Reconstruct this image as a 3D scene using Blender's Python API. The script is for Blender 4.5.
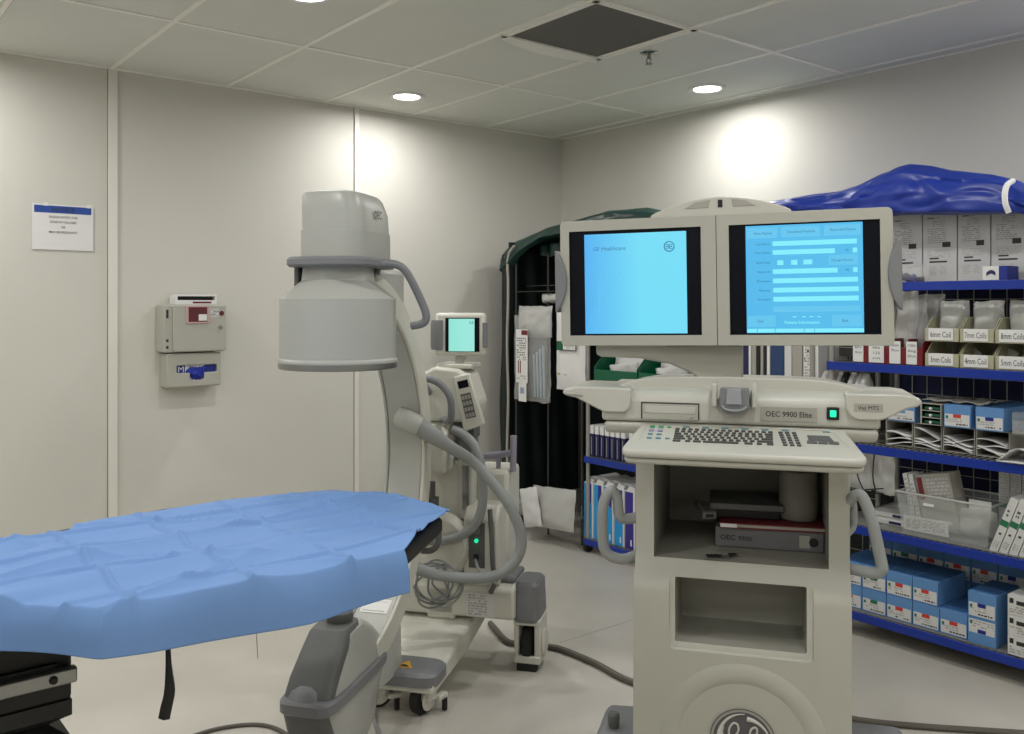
import bpy, bmesh, math, random
from mathutils import Vector, Matrix, noise
rnd = random.Random(7)
for o in list(bpy.data.objects): bpy.data.objects.remove(o)
S = bpy.context.scene
COL = S.collection
R = math.radians

# ---------------------------------------------------------------- camera
cam_d = bpy.data.cameras.new('camera'); cam = bpy.data.objects.new('camera', cam_d); COL.objects.link(cam)
cam.location = (0, 0, 1.47); cam.rotation_euler = (R(90), 0, 0)
cam_d.sensor_width = 36.0; cam_d.lens = 893/1024*36; cam_d.shift_y = -61/1024; cam_d.clip_start = .02
S.camera = cam
# ---------------------------------------------------------------- light set-up (the lamps sit in the ceiling cans)
LAMP_W = 10.0
LAMP_COL = (1.0, .99, .985)
w = bpy.data.worlds.new('world'); S.world = w; w.use_nodes = True
w.node_tree.nodes['Background'].inputs[0].default_value = (.6, .6, .58, 1)
w.node_tree.nodes['Background'].inputs[1].default_value = .05
S.view_settings.view_transform = 'Standard'; S.view_settings.look = 'None'
S.view_settings.exposure = 0.0; S.view_settings.gamma = 1.0; S.view_settings.use_curve_mapping = False
ROOM = R(-51.3)            # the walls stand turned against the camera; room x runs along the right wall, room y into it

# ---------------------------------------------------------------- materials
def srgb(r, g, b):
    f = lambda c: (c/255/12.92) if c/255 <= .04045 else ((c/255+.055)/1.055)**2.4
    return (f(r), f(g), f(b), 1)
MATS = {}
def mat(name, rgb, rough=.5, metal=0., bump=0., bscale=200., var=0., vscale=6., alpha=1., trans=0., emit=None, estr=1., spec=.5, coat=0.):
    if name in MATS: return MATS[name]
    m = bpy.data.materials.new(name); m.use_nodes = True
    nt = m.node_tree; b = nt.nodes['Principled BSDF']
    c = srgb(*rgb); b.inputs['Base Color'].default_value = c
    b.inputs['Roughness'].default_value = rough; b.inputs['Metallic'].default_value = metal
    b.inputs['Alpha'].default_value = alpha; b.inputs['Transmission Weight'].default_value = trans
    b.inputs['Specular IOR Level'].default_value = spec; b.inputs['Coat Weight'].default_value = coat
    if emit: b.inputs['Emission Color'].default_value = srgb(*emit); b.inputs['Emission Strength'].default_value = estr
    tc = nt.nodes.new('ShaderNodeTexCoord')
    if var > 0:
        n = nt.nodes.new('ShaderNodeTexNoise'); n.inputs['Scale'].default_value = vscale; n.inputs['Detail'].default_value = 4
        nt.links.new(tc.outputs['Object'], n.inputs['Vector'])
        r = nt.nodes.new('ShaderNodeValToRGB')
        r.color_ramp.elements[0].position = .3; r.color_ramp.elements[1].position = .7
        r.color_ramp.elements[0].color = tuple(min(1, v*(1-var)) for v in c[:3])+(1,)
        r.color_ramp.elements[1].color = tuple(min(1, v*(1+var)) for v in c[:3])+(1,)
        nt.links.new(n.outputs['Fac'], r.inputs['Fac']); nt.links.new(r.outputs['Color'], b.inputs['Base Color'])
    if bump > 0:
        n2 = nt.nodes.new('ShaderNodeTexNoise'); n2.inputs['Scale'].default_value = bscale; n2.inputs['Detail'].default_value = 3
        nt.links.new(tc.outputs['Object'], n2.inputs['Vector'])
        bp = nt.nodes.new('ShaderNodeBump'); bp.inputs['Strength'].default_value = bump; bp.inputs['Distance'].default_value = .004
        nt.links.new(n2.outputs['Fac'], bp.inputs['Height']); nt.links.new(bp.outputs['Normal'], b.inputs['Normal'])
    MATS[name] = m
    return m
M_wall = mat('wall_paint', (205, 203, 194), .75, bump=.12, bscale=90, var=.02, vscale=1.5)
M_trim = mat('trim_paint', (222, 219, 209), .5)
M_ceil = mat('ceiling_tile', (214, 216, 208), .9, bump=.25, bscale=160, var=.02, vscale=3)
M_bar = mat('ceiling_bar', (236, 234, 226), .5)
M_gap = mat('gap_shadow', (58, 58, 56), .9)
M_floor = mat('vinyl_floor', (190, 186, 176), .38, bump=.05, bscale=40, var=.06, vscale=2.2)
M_putty = mat('putty_plastic', (172, 171, 160), .42, bump=.08, bscale=500)
M_putty2 = mat('putty_plastic_light', (190, 189, 179), .35, bump=.05, bscale=500)
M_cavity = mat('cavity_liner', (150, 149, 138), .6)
M_bay = mat('shaded_bay_liner', (140, 139, 129), .6)  # shade of the open bay put into the liner colour
M_grey = mat('grey_plastic', (120, 121, 124), .5, bump=.1, bscale=400)
M_grey2 = mat('dark_grey_plastic', (92, 93, 92), .5, bump=.08, bscale=400)
M_hose = mat('grey_hose', (142, 145, 144), .5)
M_lav = mat('lavender_grey_plastic', (148, 146, 160), .45)
M_head = mat('grey_enamel', (174, 175, 169), .35, bump=.04, bscale=300)
M_white = mat('white_enamel', (205, 204, 192), .38, bump=.04, bscale=300)
M_steel = mat('steel', (150, 150, 148), .3, metal=.9)
M_chrome = mat('chrome', (170, 170, 170), .2, metal=1.)
M_black = mat('black_vinyl', (16, 16, 16), .55)
M_rubber = mat('black_rubber', (24, 24, 24), .7)
M_screenblk = mat('screen_black', (8, 10, 20), .35, spec=.15)
M_ink = mat('ink', (38, 38, 40), .6)
M_paper = mat('paper', (222, 222, 220), .7)
M_label = mat('label_grey', (160, 158, 148), .5)
M_blueshelf = mat('blue_shelf_strip', (8, 46, 146), .32)
M_wire = mat('shelf_wire', (158, 156, 150), .35, metal=.25)
M_liner = mat('shelf_liner', (128, 128, 124), .4)
M_navy = mat('navy_fabric', (14, 22, 62), .8)
M_bluecov = mat('blue_vinyl', (20, 48, 142), .42, bump=.12, bscale=25)
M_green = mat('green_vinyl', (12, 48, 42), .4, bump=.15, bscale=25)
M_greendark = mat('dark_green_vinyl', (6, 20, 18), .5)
M_drape = mat('blue_drape_paper', (104, 140, 192), .75, bump=.1, bscale=350)
M_box = mat('light_blue_card', (92, 138, 190), .6, var=.03, vscale=9)
M_boxtop = mat('light_blue_card_side', (66, 108, 160), .6)
M_red = mat('red_print', (196, 58, 44), .6)
M_grn = mat('green_print', (28, 112, 74), .6)
M_bluep = mat('blue_print', (22, 40, 130), .6)
M_white2 = mat('white_card', (208, 208, 206), .6)
M_carton = mat('white_carton', (188, 188, 190), .6, var=.03, vscale=8)
M_bin = mat('cream_bin', (186, 184, 156), .35, alpha=.82)
M_redbin = mat('dark_red_bin', (112, 16, 26), .35)
M_greenbin = mat('green_bin', (10, 92, 62), .35)
M_bag = mat('clear_plastic_wrap', (224, 224, 222), .12, alpha=.28, bump=.6, bscale=18)
M_bag2 = mat('milky_plastic_wrap', (205, 205, 200), .2, alpha=.72, bump=.8, bscale=22)
M_tub = mat('clear_tub', (214, 218, 216), .1, alpha=.2)
M_cyan = mat('cyan_print', (24, 148, 214), .5)
M_purple = mat('purple_print', (52, 40, 132), .5)
M_navyb = mat('navy_print', (24, 28, 78), .5)
M_redbook = mat('red_cover', (112, 30, 40), .6)  # folder red dimmed too, carrying the shade of the bay
M_binder = mat('binder_grey_shaded', (106, 106, 108), .5)  # binder colour dimmed to carry the shade inside the bay
M_lamp = mat('lamp_glow', (255, 255, 255), .5, emit=(255, 250, 236), estr=14)
M_led = mat('green_led', (30, 220, 170), .4, emit=(20, 235, 170), estr=.9)
M_glove = mat('blue_glove', (34, 52, 160), .5)
M_maroon = mat('maroon_window', (92, 34, 40), .3)
M_yellow = mat('yellow_sticker', (226, 170, 40), .5)
M_teal = mat('teal_key', (96, 140, 150), .5)
M_greenkey = mat('green_key', (74, 150, 100), .5)
M_lilac = mat('lilac_key', (150, 140, 180), .5)
M_key = mat('black_key', (70, 70, 68), .5)
M_amber = mat('shaded_white_roll', (130, 128, 120), .7)  # white roll greyed down, bay shade put into its colour

def screen_mat(name, c0, c1, strength):
    m = bpy.data.materials.new(name); m.use_nodes = True; nt = m.node_tree; b = nt.nodes['Principled BSDF']
    b.inputs['Base Color'].default_value = (.01, .01, .02, 1); b.inputs['Roughness'].default_value = .25
    tc = nt.nodes.new('ShaderNodeTexCoord'); sp = nt.nodes.new('ShaderNodeSeparateXYZ'); r = nt.nodes.new('ShaderNodeValToRGB')
    nt.links.new(tc.outputs['Generated'], sp.inputs[0]); nt.links.new(sp.outputs[0], r.inputs[0])
    r.color_ramp.elements[0].color = srgb(*c0); r.color_ramp.elements[1].color = srgb(*c1); r.color_ramp.elements[1].position = .55
    nt.links.new(r.outputs[0], b.inputs['Emission Color']); b.inputs['Emission Strength'].default_value = strength
    return m
M_scrL = screen_mat('screen_lit_splash', (84, 184, 250), (118, 228, 255), .9)
M_scrR = screen_mat('screen_lit_form', (84, 196, 250), (88, 200, 250), .85)
M_scrS = screen_mat('screen_lit_small', (150, 236, 220), (160, 240, 226), .9)
M_scrHi = mat('screen_field', (20, 40, 50), .3, emit=(132, 240, 255), estr=.95)
M_scrMid = mat('screen_button', (20, 40, 50), .3, emit=(104, 208, 252), estr=.85)
M_scrInk = mat('screen_ink', (20, 50, 70), .3, emit=(52, 120, 160), estr=.7)

# ---------------------------------------------------------------- mesh helpers
_txt = {}
def text_geo(s, bold=0.):
    k = (s, bold)
    if k not in _txt:
        c = bpy.data.curves.new('t', 'FONT'); c.body = s; c.align_x = 'LEFT'; c.resolution_u = 2; c.offset = bold
        o = bpy.data.objects.new('t', c); COL.objects.link(o)
        bpy.context.view_layer.update()
        me = bpy.data.meshes.new_from_object(o.evaluated_get(bpy.context.evaluated_depsgraph_get()))
        vs = [v.co.copy() for v in me.vertices]; fs = [tuple(p.vertices) for p in me.polygons]
        bpy.data.objects.remove(o); bpy.data.curves.remove(c); bpy.data.meshes.remove(me)
        _txt[k] = (vs, fs)
    return _txt[k]

class MB:
    def __init__(self, M=None): self.v = []; self.f = []; self.m = []; self.mats = []; self.M = M
    def mi(self, m):
        if m not in self.mats: self.mats.append(m)
        return self.mats.index(m)
    def add(self, vs, fs, m):
        n = len(self.v)
        self.v += [(self.M @ Vector(p)) if self.M else Vector(p) for p in vs]
        i = self.mi(m)
        for f in fs: self.f.append([n+k for k in f]); self.m.append(i)
        return self
    def box(self, x0, x1, y0, y1, z0, z1, m):
        if x0 > x1: x0, x1 = x1, x0
        if y0 > y1: y0, y1 = y1, y0
        if z0 > z1: z0, z1 = z1, z0
        vs = [(x, y, z) for z in (z0, z1) for x, y in ((x0, y0), (x1, y0), (x1, y1), (x0, y1))]
        return self.add(vs, [(3, 2, 1, 0), (4, 5, 6, 7), (0, 1, 5, 4), (1, 2, 6, 5), (2, 3, 7, 6), (3, 0, 4, 7)], m)
    def prism(self, poly, axis, a, b, m):
        # poly in the two other axes (x: y,z / y: x,z / z: x,y)
        def P(p, t): return {'x': (t, p[0], p[1]), 'y': (p[0], t, p[1]), 'z': (p[0], p[1], t)}[axis]
        n = len(poly); vs = [P(p, a) for p in poly]+[P(p, b) for p in poly]
        ar = sum(poly[i][0]*poly[(i+1) % n][1]-poly[(i+1) % n][0]*poly[i][1] for i in range(n))
        fs = [list(range(n))[::-1], list(range(n, 2*n))]+[(i, (i+1) % n, n+(i+1) % n, n+i) for i in range(n)]
        flip = (ar < 0) ^ (axis == 'y') ^ (b < a)
        if flip: fs = [tuple(reversed(f)) for f in fs]
        return self.add(vs, fs, m)
    def tube(self, pts, r, m, seg=10, closed=False, smooth=0, caps=True, rr=None):
        pts = [Vector(p) for p in pts]
        if smooth:
            out = []; n = len(pts); rng = n if closed else n-1
            for i in range(rng):
                p0 = pts[(i-1) % n] if (closed or i > 0) else pts[0]*2-pts[1]
                p1 = pts[i]; p2 = pts[(i+1) % n]
                p3 = pts[(i+2) % n] if (closed or i < n-2) else p2*2-p1
                for k in range(smooth):
                    t = k/smooth
                    out.append(.5*((2*p1)+(p2-p0)*t+(2*p0-5*p1+4*p2-p3)*t*t+(3*p1-p0-3*p2+p3)*t**3))
            if not closed: out.append(pts[-1])
            if rr: 
                L = len(out); rr = [rr[min(len(rr)-2, int(i/(L-1)*(len(rr)-1)))]*(1-((i/(L-1)*(len(rr)-1)) % 1 if i < L-1 else 1)) + rr[min(len(rr)-1, int(i/(L-1)*(len(rr)-1))+1)]*((i/(L-1)*(len(rr)-1)) % 1 if i < L-1 else 1) for i in range(L)]
            pts = out
        n = len(pts); vs = []; fs = []; up = None
        for i in range(n):
            if closed: t = pts[(i+1) % n]-pts[i-1]
            else: t = pts[min(i+1, n-1)]-pts[max(i-1, 0)]
            if t.length < 1e-9: t = Vector((0, 0, 1))
            t.normalize()
            if up is None: up = t.orthogonal().normalized()
            up = up-t*up.dot(t)
            if up.length < 1e-6: up = t.orthogonal()
            up.normalize(); sd = t.cross(up)
            ri = rr[i] if rr else r
            for k in range(seg):
                a = 2*math.pi*k/seg; vs.append(pts[i]+(up*math.cos(a)+sd*math.sin(a))*ri)
        for i in range(n if closed else n-1):
            j = (i+1) % n
            for k in range(seg):
                l = (k+1) % seg; fs.append((i*seg+k, i*seg+l, j*seg+l, j*seg+k))
        if not closed and caps: fs += [tuple(range(seg))[::-1], tuple((n-1)*seg+k for k in range(seg))]
        return self.add(vs, fs, m)
    def lathe(self, prof, m, c=(0, 0, 0), axis='z', seg=48, caps=True):
        vs = []; fs = []; n = len(prof)
        for k in range(seg):
            a = 2*math.pi*k/seg; ca, sa = math.cos(a), math.sin(a)
            for r, h in prof:
                p = {'z': (r*ca, r*sa, h), 'y': (r*ca, h, -r*sa), 'x': (h, r*ca, r*sa)}[axis]
                vs.append((p[0]+c[0], p[1]+c[1], p[2]+c[2]))
        for k in range(seg):
            l = (k+1) % seg
            for i in range(n-1): fs.append((k*n+i, l*n+i, l*n+i+1, k*n+i+1))
        if caps and prof[0][0] > 1e-6: fs.append(tuple(k*n for k in range(seg))[::-1])
        if caps and prof[-1][0] > 1e-6: fs.append(tuple(k*n+n-1 for k in range(seg)))
        return self.add(vs, fs, m)
    def cyl(self, p0, p1, r, m, r1=None, seg=24): return self.tube([p0, p1], r, m, seg=seg, rr=[r, r if r1 is None else r1])
    def text(self, s, size, o, m, xd=(1, 0, 0), ud=(0, 0, 1), align='l', bold=0., fit=None):
        vs, fs = text_geo(s, bold)
        if not vs: return self
        w_ = max(v.x for v in vs); sx = size
        if fit: sx = fit/w_
        off = {'l': 0, 'c': -w_*sx/2, 'r': -w_*sx}[align]
        xd, ud, o = Vector(xd), Vector(ud), Vector(o)
        return self.add([o+xd*(v.x*sx+off)+ud*(v.y*size) for v in vs], fs, m)
    def lines(self, x0, x1, z0, z1, n, y, m, r=None, fill=.55):
        # printed lines of small type on a front face (plane y = const)
        r = r or rnd; h = (z1-z0)/n
        for i in range(n):
            zc = z1-(i+.5)*h; x = x0
            while x < x1-.001:
                ww = min(r.uniform(.06, .22)*(x1-x0), x1-x)
                if r.random() < .85: self.add([(x, y, zc-h*fill/2), (x+ww, y, zc-h*fill/2), (x+ww, y, zc+h*fill/2), (x, y, zc+h*fill/2)], [(0, 1, 2, 3)], m)
                x += ww+.05*(x1-x0)
        return self
    def quad(self, x0, x1, z0, z1, y, m): return self.add([(x0, y, z0), (x1, y, z0), (x1, y, z1), (x0, y, z1)], [(0, 1, 2, 3)], m)
    def sheet(self, fn, nu, nv, m, closed=False):
        vs = [fn(i/nu, j/nv) for j in range(nv+1) for i in range(nu+1)]
        fs = [(j*(nu+1)+i, j*(nu+1)+i+1, (j+1)*(nu+1)+i+1, (j+1)*(nu+1)+i) for j in range(nv) for i in range(nu)]
        return self.add(vs, fs, m)
    def build(self, name, parent=None, bevel=0, seg=2, angle=35, solid=0, subsurf=0, loc=None, rotz=None, cut=None):
        me = bpy.data.meshes.new(name); me.from_pydata([tuple(v) for v in self.v], [], self.f)
        for m in self.mats: me.materials.append(m)
        me.polygons.foreach_set('material_index', self.m); me.polygons.foreach_set('use_smooth', [True]*len(self.f))
        me.update()
        try: me.set_sharp_from_angle(angle=R(angle))
        except Exception: pass
        o = bpy.data.objects.new(name, me); COL.objects.link(o)
        if cut:
            tmp = []
            for c in cut:
                cm = bpy.data.meshes.new('c'); cm.from_pydata([tuple(v) for v in c.v], [], c.f)
                for m in c.mats: cm.materials.append(m)
                cm.polygons.foreach_set('material_index', c.m)
                co = bpy.data.objects.new('c', cm); COL.objects.link(co); tmp.append(co)
                md = o.modifiers.new('b', 'BOOLEAN'); md.operation = 'DIFFERENCE'; md.solver = 'EXACT'; md.object = co
                try: md.material_mode = 'TRANSFER'
                except Exception: pass
            bpy.context.view_layer.update()
            nm = bpy.data.meshes.new_from_object(o.evaluated_get(bpy.context.evaluated_depsgraph_get()))
            o.modifiers.clear(); o.data = nm; nm.name = name
            for t in tmp: bpy.data.objects.remove(t)
            nm.polygons.foreach_set('use_smooth', [True]*len(nm.polygons))
            try: nm.set_sharp_from_angle(angle=R(angle))
            except Exception: pass
        if solid: md = o.modifiers.new('s', 'SOLIDIFY'); md.thickness = solid; md.offset = 0
        if subsurf: md = o.modifiers.new('ss', 'SUBSURF'); md.levels = subsurf; md.render_levels = subsurf
        if bevel: md = o.modifiers.new('bv', 'BEVEL'); md.width = bevel; md.segments = seg; md.limit_method = 'ANGLE'; md.angle_limit = R(32); md.harden_normals = False
        if parent: o.parent = parent
        if loc is not None: o.location = loc
        if rotz is not None: o.rotation_euler = (0, 0, rotz)
        return o

def rpoly(pts, rad, n=6):
    out = []; N = len(pts)
    for i in range(N):
        p0, p1, p2 = Vector(pts[i-1]), Vector(pts[i]), Vector(pts[(i+1) % N]); r = rad[i] if isinstance(rad, (list, tuple)) else rad
        if r <= 0: out.append(tuple(p1)); continue
        d0 = (p0-p1).normalized(); d1 = (p2-p1).normalized(); a = p1+d0*r; b = p1+d1*r
        for k in range(n+1):
            t = k/n; q = a*(1-t)**2+p1*2*t*(1-t)+b*t*t; out.append((q.x, q.y))
    return out
def tag(o, label=None, cat=None, group=None, kind=None):
    if label: o['label'] = label
    if cat: o['category'] = cat
    if group: o['group'] = group
    if kind: o['kind'] = kind
    return o
def thing(name, label, cat, loc=(0, 0, 0), rz=0, group=None):
    o = bpy.data.objects.new(name, None); COL.objects.link(o); o.empty_display_size = .1
    o.location = loc; o.rotation_euler = (0, 0, rz); return tag(o, label, cat, group)
cr, sr = math.cos(ROOM), math.sin(ROOM)
def rw(b, a, z=0): return (b*cr-a*sr, b*sr+a*cr, z)      # room coordinates -> world
def rthing(name, label, cat, b, a, z, group=None, extra=0): return thing(name, label, cat, rw(b, a, z), ROOM+extra, group)

# ---------------------------------------------------------------- room
M_key_line = mat('floor_joint', (112, 108, 100), .7)
WL, WR, NEAR, SIDE, CH = -4.90, 4.40, -2.4, 2.9, 2.70     # left wall (b), right wall (a), wall behind (a), wall to the side (b), height
def struct(mb, name, **k):
    o = mb.build(name, rotz=ROOM, **k); o['kind'] = 'structure'; return o
struct(MB().box(WL-.1, SIDE+.1, NEAR-.1, WR+.1, -.1, 0, M_floor).box(-2.9115, -2.9095, 2.60, 3.4, 0, .0003, M_key_line), 'floor')
struct(MB().box(WL-.1, WL, NEAR-.1, WR+.1, 0, CH+.1, M_wall), 'wall_left')
struct(MB().box(WL, SIDE, WR, WR+.1, 0, CH+.1, M_wall), 'wall_right')
struct(MB().box(WL, SIDE, NEAR-.1, NEAR, 0, CH+.1, M_wall), 'wall_back')
struct(MB().box(SIDE, SIDE+.1, NEAR-.1, WR+.1, 0, CH+.1, M_wall), 'wall_side')
# ceiling of long tiles on a grid of bars, with the holes the lamps and vent need left to their rims
c = MB().box(WL-.05, SIDE+.05, NEAR-.05, WR+.05, CH, CH+.1, M_ceil)
A_LINES = [4.29-.604*k for k in range(12)]
B_LINES = [-3.915, -2.58]+[-2.58+1.22*k for k in range(1, 5)]
for a in A_LINES:
    c.box(WL, SIDE, a-.011, a+.011, CH-.006, CH, M_bar); c.box(WL, SIDE, a+.011, a+.0145, CH-.0015, CH, M_gap)
for b in B_LINES:
    c.box(b-.011, b+.011, NEAR, WR, CH-.0055, CH, M_bar); c.box(b-.0145, b-.011, NEAR, WR, CH-.0014, CH, M_gap)
c.box(WL, WL+.018, NEAR, WR, CH-.008, CH, M_bar); c.box(WL, SIDE, WR-.018, WR, CH-.008, CH, M_bar)
struct(c, 'ceiling')
for i, a in enumerate((1.276, 2.694)):
    wd = .045 if i == 0 else .03
    t = MB().box(WL, WL+.012, a-wd/2, a+wd/2, .1, CH, M_trim).box(WL, WL+.004, a-wd/2-.003, a-wd/2, .1, CH, mat('trim_joint', (120, 117, 106), .8))
    struct(t, 'trim_%d' % (i+1), bevel=.002)
struct(MB().prism([(WL, 0), (WL+.03, 0), (WL+.012, .02), (WL+.008, .1), (WL, .1)], 'y', NEAR, WR, M_trim), 'baseboard_left')
struct(MB().prism([(WR, 0), (WR-.03, 0), (WR-.012, .02), (WR-.008, .1), (WR, .1)], 'x', WL+.03, SIDE, M_trim), 'baseboard_right')

# ---------------------------------------------------------------- ceiling fittings
L1 = (2.785, -4.46)
light_labels = {(0, 0): 'round lit downlight in the ceiling near the left wall, above the imaging arm',
                (1, 1): 'round lit downlight in the ceiling near the right wall, above the twin screens',
                (-1, 1): 'round lit downlight at the top edge of the photo, nearest the viewer'}
lamp = bpy.data.lights.new('downlight', 'AREA'); lamp.shape = 'DISK'; lamp.size = .13; lamp.energy = LAMP_W; lamp.color = LAMP_COL; lamp.spread = R(176)
ring = None
for ia in range(1, -5, -1):
    for ib in range(0, 6):
        if (ia+ib) % 2: continue
        a, b = L1[0]+ia*1.22, L1[1]+ib*1.22
        if a > WR-.2 or a < NEAR+.2 or b > SIDE-.2: continue
        k = (ia, ib)
        t = rthing('ceiling_light', light_labels.get(k, 'round recessed downlight in the ceiling overhead, outside the photo'), 'ceiling light', b, a, CH,
                   group='recessed ceiling downlights')
        if ring is None:
            ring = MB().lathe([(.075, -.002), (.078, -.010), (.098, -.012), (.104, -.006), (.105, 0)], M_paper, seg=40).build('trim_ring', t)
            disc = MB().lathe([(0, -.004), (.05, -.008), (.075, -.004), (.075, 0)], M_lamp, seg=32).build('lens', t)
        else:
            for src in (ring, disc):
                q = src.copy(); COL.objects.link(q); q.parent = t
        lo = bpy.data.objects.new('lamp', lamp); COL.objects.link(lo); lo.parent = t; lo.location = (0, 0, -.02)
v = rthing('ceiling_vent', 'square dark grey return-air vent with a dropped white frame edge in the ceiling', 'vent', -2.88, 2.80, CH)
mb = MB(); s_ = .285
mb.box(-s_, s_, -s_, s_, -.004, -.0005, mat('vent_filter', (98, 98, 92), .9, bump=.3, bscale=120))
mb.build('filter_panel', v)
fr_ = MB()
fr_.box(-.31, -s_, -.31, .31, -.012, 0, M_bar).box(s_, .31, -.31, .31, -.012, 0, M_bar).box(-.31, .31, s_, .31, -.012, 0, M_bar).box(-.31, .31, -.31, -s_, -.012, 0, M_bar)
def sag(u, v_):
    y = -.30+.60*u; s = math.sin(math.pi*u); return (-.30-.030*s*v_-.02*v_, y, -.012-.018*v_*(.35+.65*s)+.005*math.sin(v_*6))
fr_.sheet(sag, 20, 8, M_bar)
fr_.build('frame', v)
sp = rthing('sprinkler_head', 'small chrome fire sprinkler hanging from the ceiling beside the vent', 'sprinkler', -2.96, 3.22, CH)
MB().lathe([(.045, 0), (.043, -.006), (.02, -.012), (.012, -.012)], M_chrome, seg=32).build('escutcheon', sp)
MB().cyl((0, 0, -.01), (0, 0, -.035), .009, M_steel).tube([(-.012, 0, -.03), (-.014, 0, -.045), (0, 0, -.058), (.014, 0, -.045), (.012, 0, -.03)], .003, M_steel, seg=6).lathe([(.0, -.058), (.018, -.058), (.018, -.061), (0, -.061)], M_steel, seg=16).build('nozzle', sp)

# ---------------------------------------------------------------- left wall fittings (local x runs along the wall, local y into the wall)
LW = ROOM+R(90)
def lthing(name, label, cat, a, z): return thing(name, label, cat, rw(WL+.002, a, z), LW)
n = lthing('paper_notice', 'white paper notice with a blue header taped to the left wall', 'notice', 1.042, 1.863)
mb = MB(); mb.box(-.14, .14, -.004, -.001, -.113, .113, M_paper)
mb.quad(-.131, .131, .070, .106, -.0045, mat('notice_blue', (32, 70, 150), .6)).text('NOTICE', .028, (0, -.005, .078), M_ink, align='c', bold=.01)
for i, s in enumerate(('PLEASE NOTIFY THE', 'STAFF IF YOU ARE', 'OR', 'MAY BE PREGNANT')):
    mb.text(s, .0155, (0, -.005, .045-.025*i), M_ink, align='c', bold=.004, fit=(.13, .12, .02, .13)[i])
mb.build('sheet', n)
for x in (-.08, .12): MB().box(x-.012, x+.012, -.006, -.0045, .104, .121, M_paper).build('tape', n)

sc = lthing('sharps_container', 'beige wall sharps disposal cabinet with a maroon window and white top chute', 'sharps container', 1.648, 1.226)
MB().box(-.155, .17, -.13, 0, 0, .25, M_putty).build('body', sc, bevel=.006)
d = MB().box(-.11, .172, -.145, -.131, .004, .248, M_putty).build('door', sc, bevel=.004)
wn = MB().box(-.045, .078, -.152, -.1455, .150, .247, mat('window_frame_pink', (190, 160, 156), .5)); wn.quad(-.033, .066, .160, .238, -.1525, M_maroon); wn.quad(.02, .064, .166, .2, -.153, M_paper)
wn.build('window', d, bevel=.003)
MB().quad(.082, .132, .185, .228, -.1457, M_paper).lines(.084, .13, .187, .226, 5, -.146, M_ink).build('instruction_label', d)
MB().lathe([(0, -.003), (.013, -.003), (.013, 0)], M_maroon, c=(.146, -.146, .205), axis='y', seg=20).build('red_dot_sticker', d)
MB().lathe([(0, -.006), (.010, -.006), (.011, 0)], M_chrome, c=(.14, -.146, .128), axis='y', seg=20).build('lock', d)
for z0, z1 in ((.18, .225), (.055, .07), (.02, .035)):
    MB().quad(-.142, -.13, z0, z1, -.1305, M_ink).build('side_vent', sc)
top = MB().box(-.09, .13, -.12, -.02, .25, .275, M_paper).box(-.08, .12, -.125, -.03, .295, .305, M_paper).box(-.09, -.078, -.12, -.02, .27, .305, M_paper).box(.118, .13, -.12, -.02, .27, .305, M_paper).box(-.078, .118, -.09, -.03, .275, .295, M_gap)
top.quad(0, .1, .258, .268, -.1205, M_redbook)
top.build('top_chute', sc, bevel=.003)

gd = lthing('glove_dispenser', 'beige wall dispenser holding a box of blue medium gloves under the sharps cabinet', 'glove dispenser', 1.655, 1.04)
MB().box(-.142, .145, -.12, 0, 0, .18, M_putty).build('housing', gd, bevel=.006, cut=[MB().box(-.09, .125, -.14, -.09, .075, .115, M_putty), MB().box(-.02, .055, -.14, -.09, .035, .09, M_putty)])
gb = MB().box(-.130, .133, -.1, -.02, .01, .17, M_paper); gb.quad(-.088, -.042, .072, .118, -.1012, M_bluep).text('M', .046, (-.065, -.102, .078), M_paper, align='c')
gb.quad(.06, .125, .075, .115, -.1012, M_bluep)
gb.build('glove_box', gd)
MB().sheet(lambda u, v_: (-.03+.1*u+.012*math.sin(9*v_), -.1-.028*math.sin(math.pi*u)*math.sin(math.pi*v_)-.004*math.sin(30*u+9*v_), .045+.068*v_-.01*math.sin(math.pi*u)), 20, 12, M_glove).build('blue_glove', gd)

# ---------------------------------------------------------------- operating table + drape
TA = R(39.6)
tb = thing('operating_table', 'black operating table with a bellows pedestal, covered by a blue drape', 'operating table', (0, 0, 0))
near = [(-1.75, 1.02), (-1.25, 1.38), (-.89, 1.575), (-.70, 1.56), (-.53, 1.66), (-.40, 1.745), (-.245, 1.90)]
far = [(-.175, 2.262), (-.30, 2.43), (-.52, 2.50), (-.735, 2.500), (-.93, 2.355), (-1.16, 2.03), (-1.9, 1.38)]
MB().prism(near+far, 'z', .893, .935, M_black).build('tabletop', tb, bevel=.01)
ca, sa = math.cos(TA), math.sin(TA)
MK = Matrix.Translation((-.862, 1.75, 0)) @ Matrix.Rotation(TA, 4, 'Z')
MB(MK).box(-.62, 0, 0, .40, .70, .892, M_black).build('frame_box', tb, bevel=.008)
rl = MB(MK).box(-.62, .003, -.03, -.008, .742, .772, M_steel).build('side_rail', tb, bevel=.004)
MB(MK).lathe([(0, -.008), (.006, -.008), (.008, 0)], M_rubber, c=(-.04, -.03, .757), axis='y', seg=16).build('bolt', rl)
MB(MK).box(-.5, -.03, -.012, 0, .735, .78, M_black).build('rail_bracket', tb)
bl = MB(MK); N = 7; zt = .70; dz = .075; x0, x1, y0, y1 = -.62, 0, 0, .40
rings = []
for i in range(N):
    rings += [(0, zt-i*dz), (0, zt-i*dz-.03), (.035, zt-i*dz-.052)]
vs = []; fs = []
for ins, z in rings: vs += [(x0+ins, y0+ins, z), (x1-ins, y0+ins, z), (x1-ins, y1-ins, z), (x0+ins, y1-ins, z)]
for i in range(len(rings)-1):
    for k in range(4): fs.append((i*4+k, (i+1)*4+k, (i+1)*4+(k+1) % 4, i*4+(k+1) % 4))
fs.append((0, 1, 2, 3)); fs.append(tuple((len(rings)-1)*4+k for k in (3, 2, 1, 0)))
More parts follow.
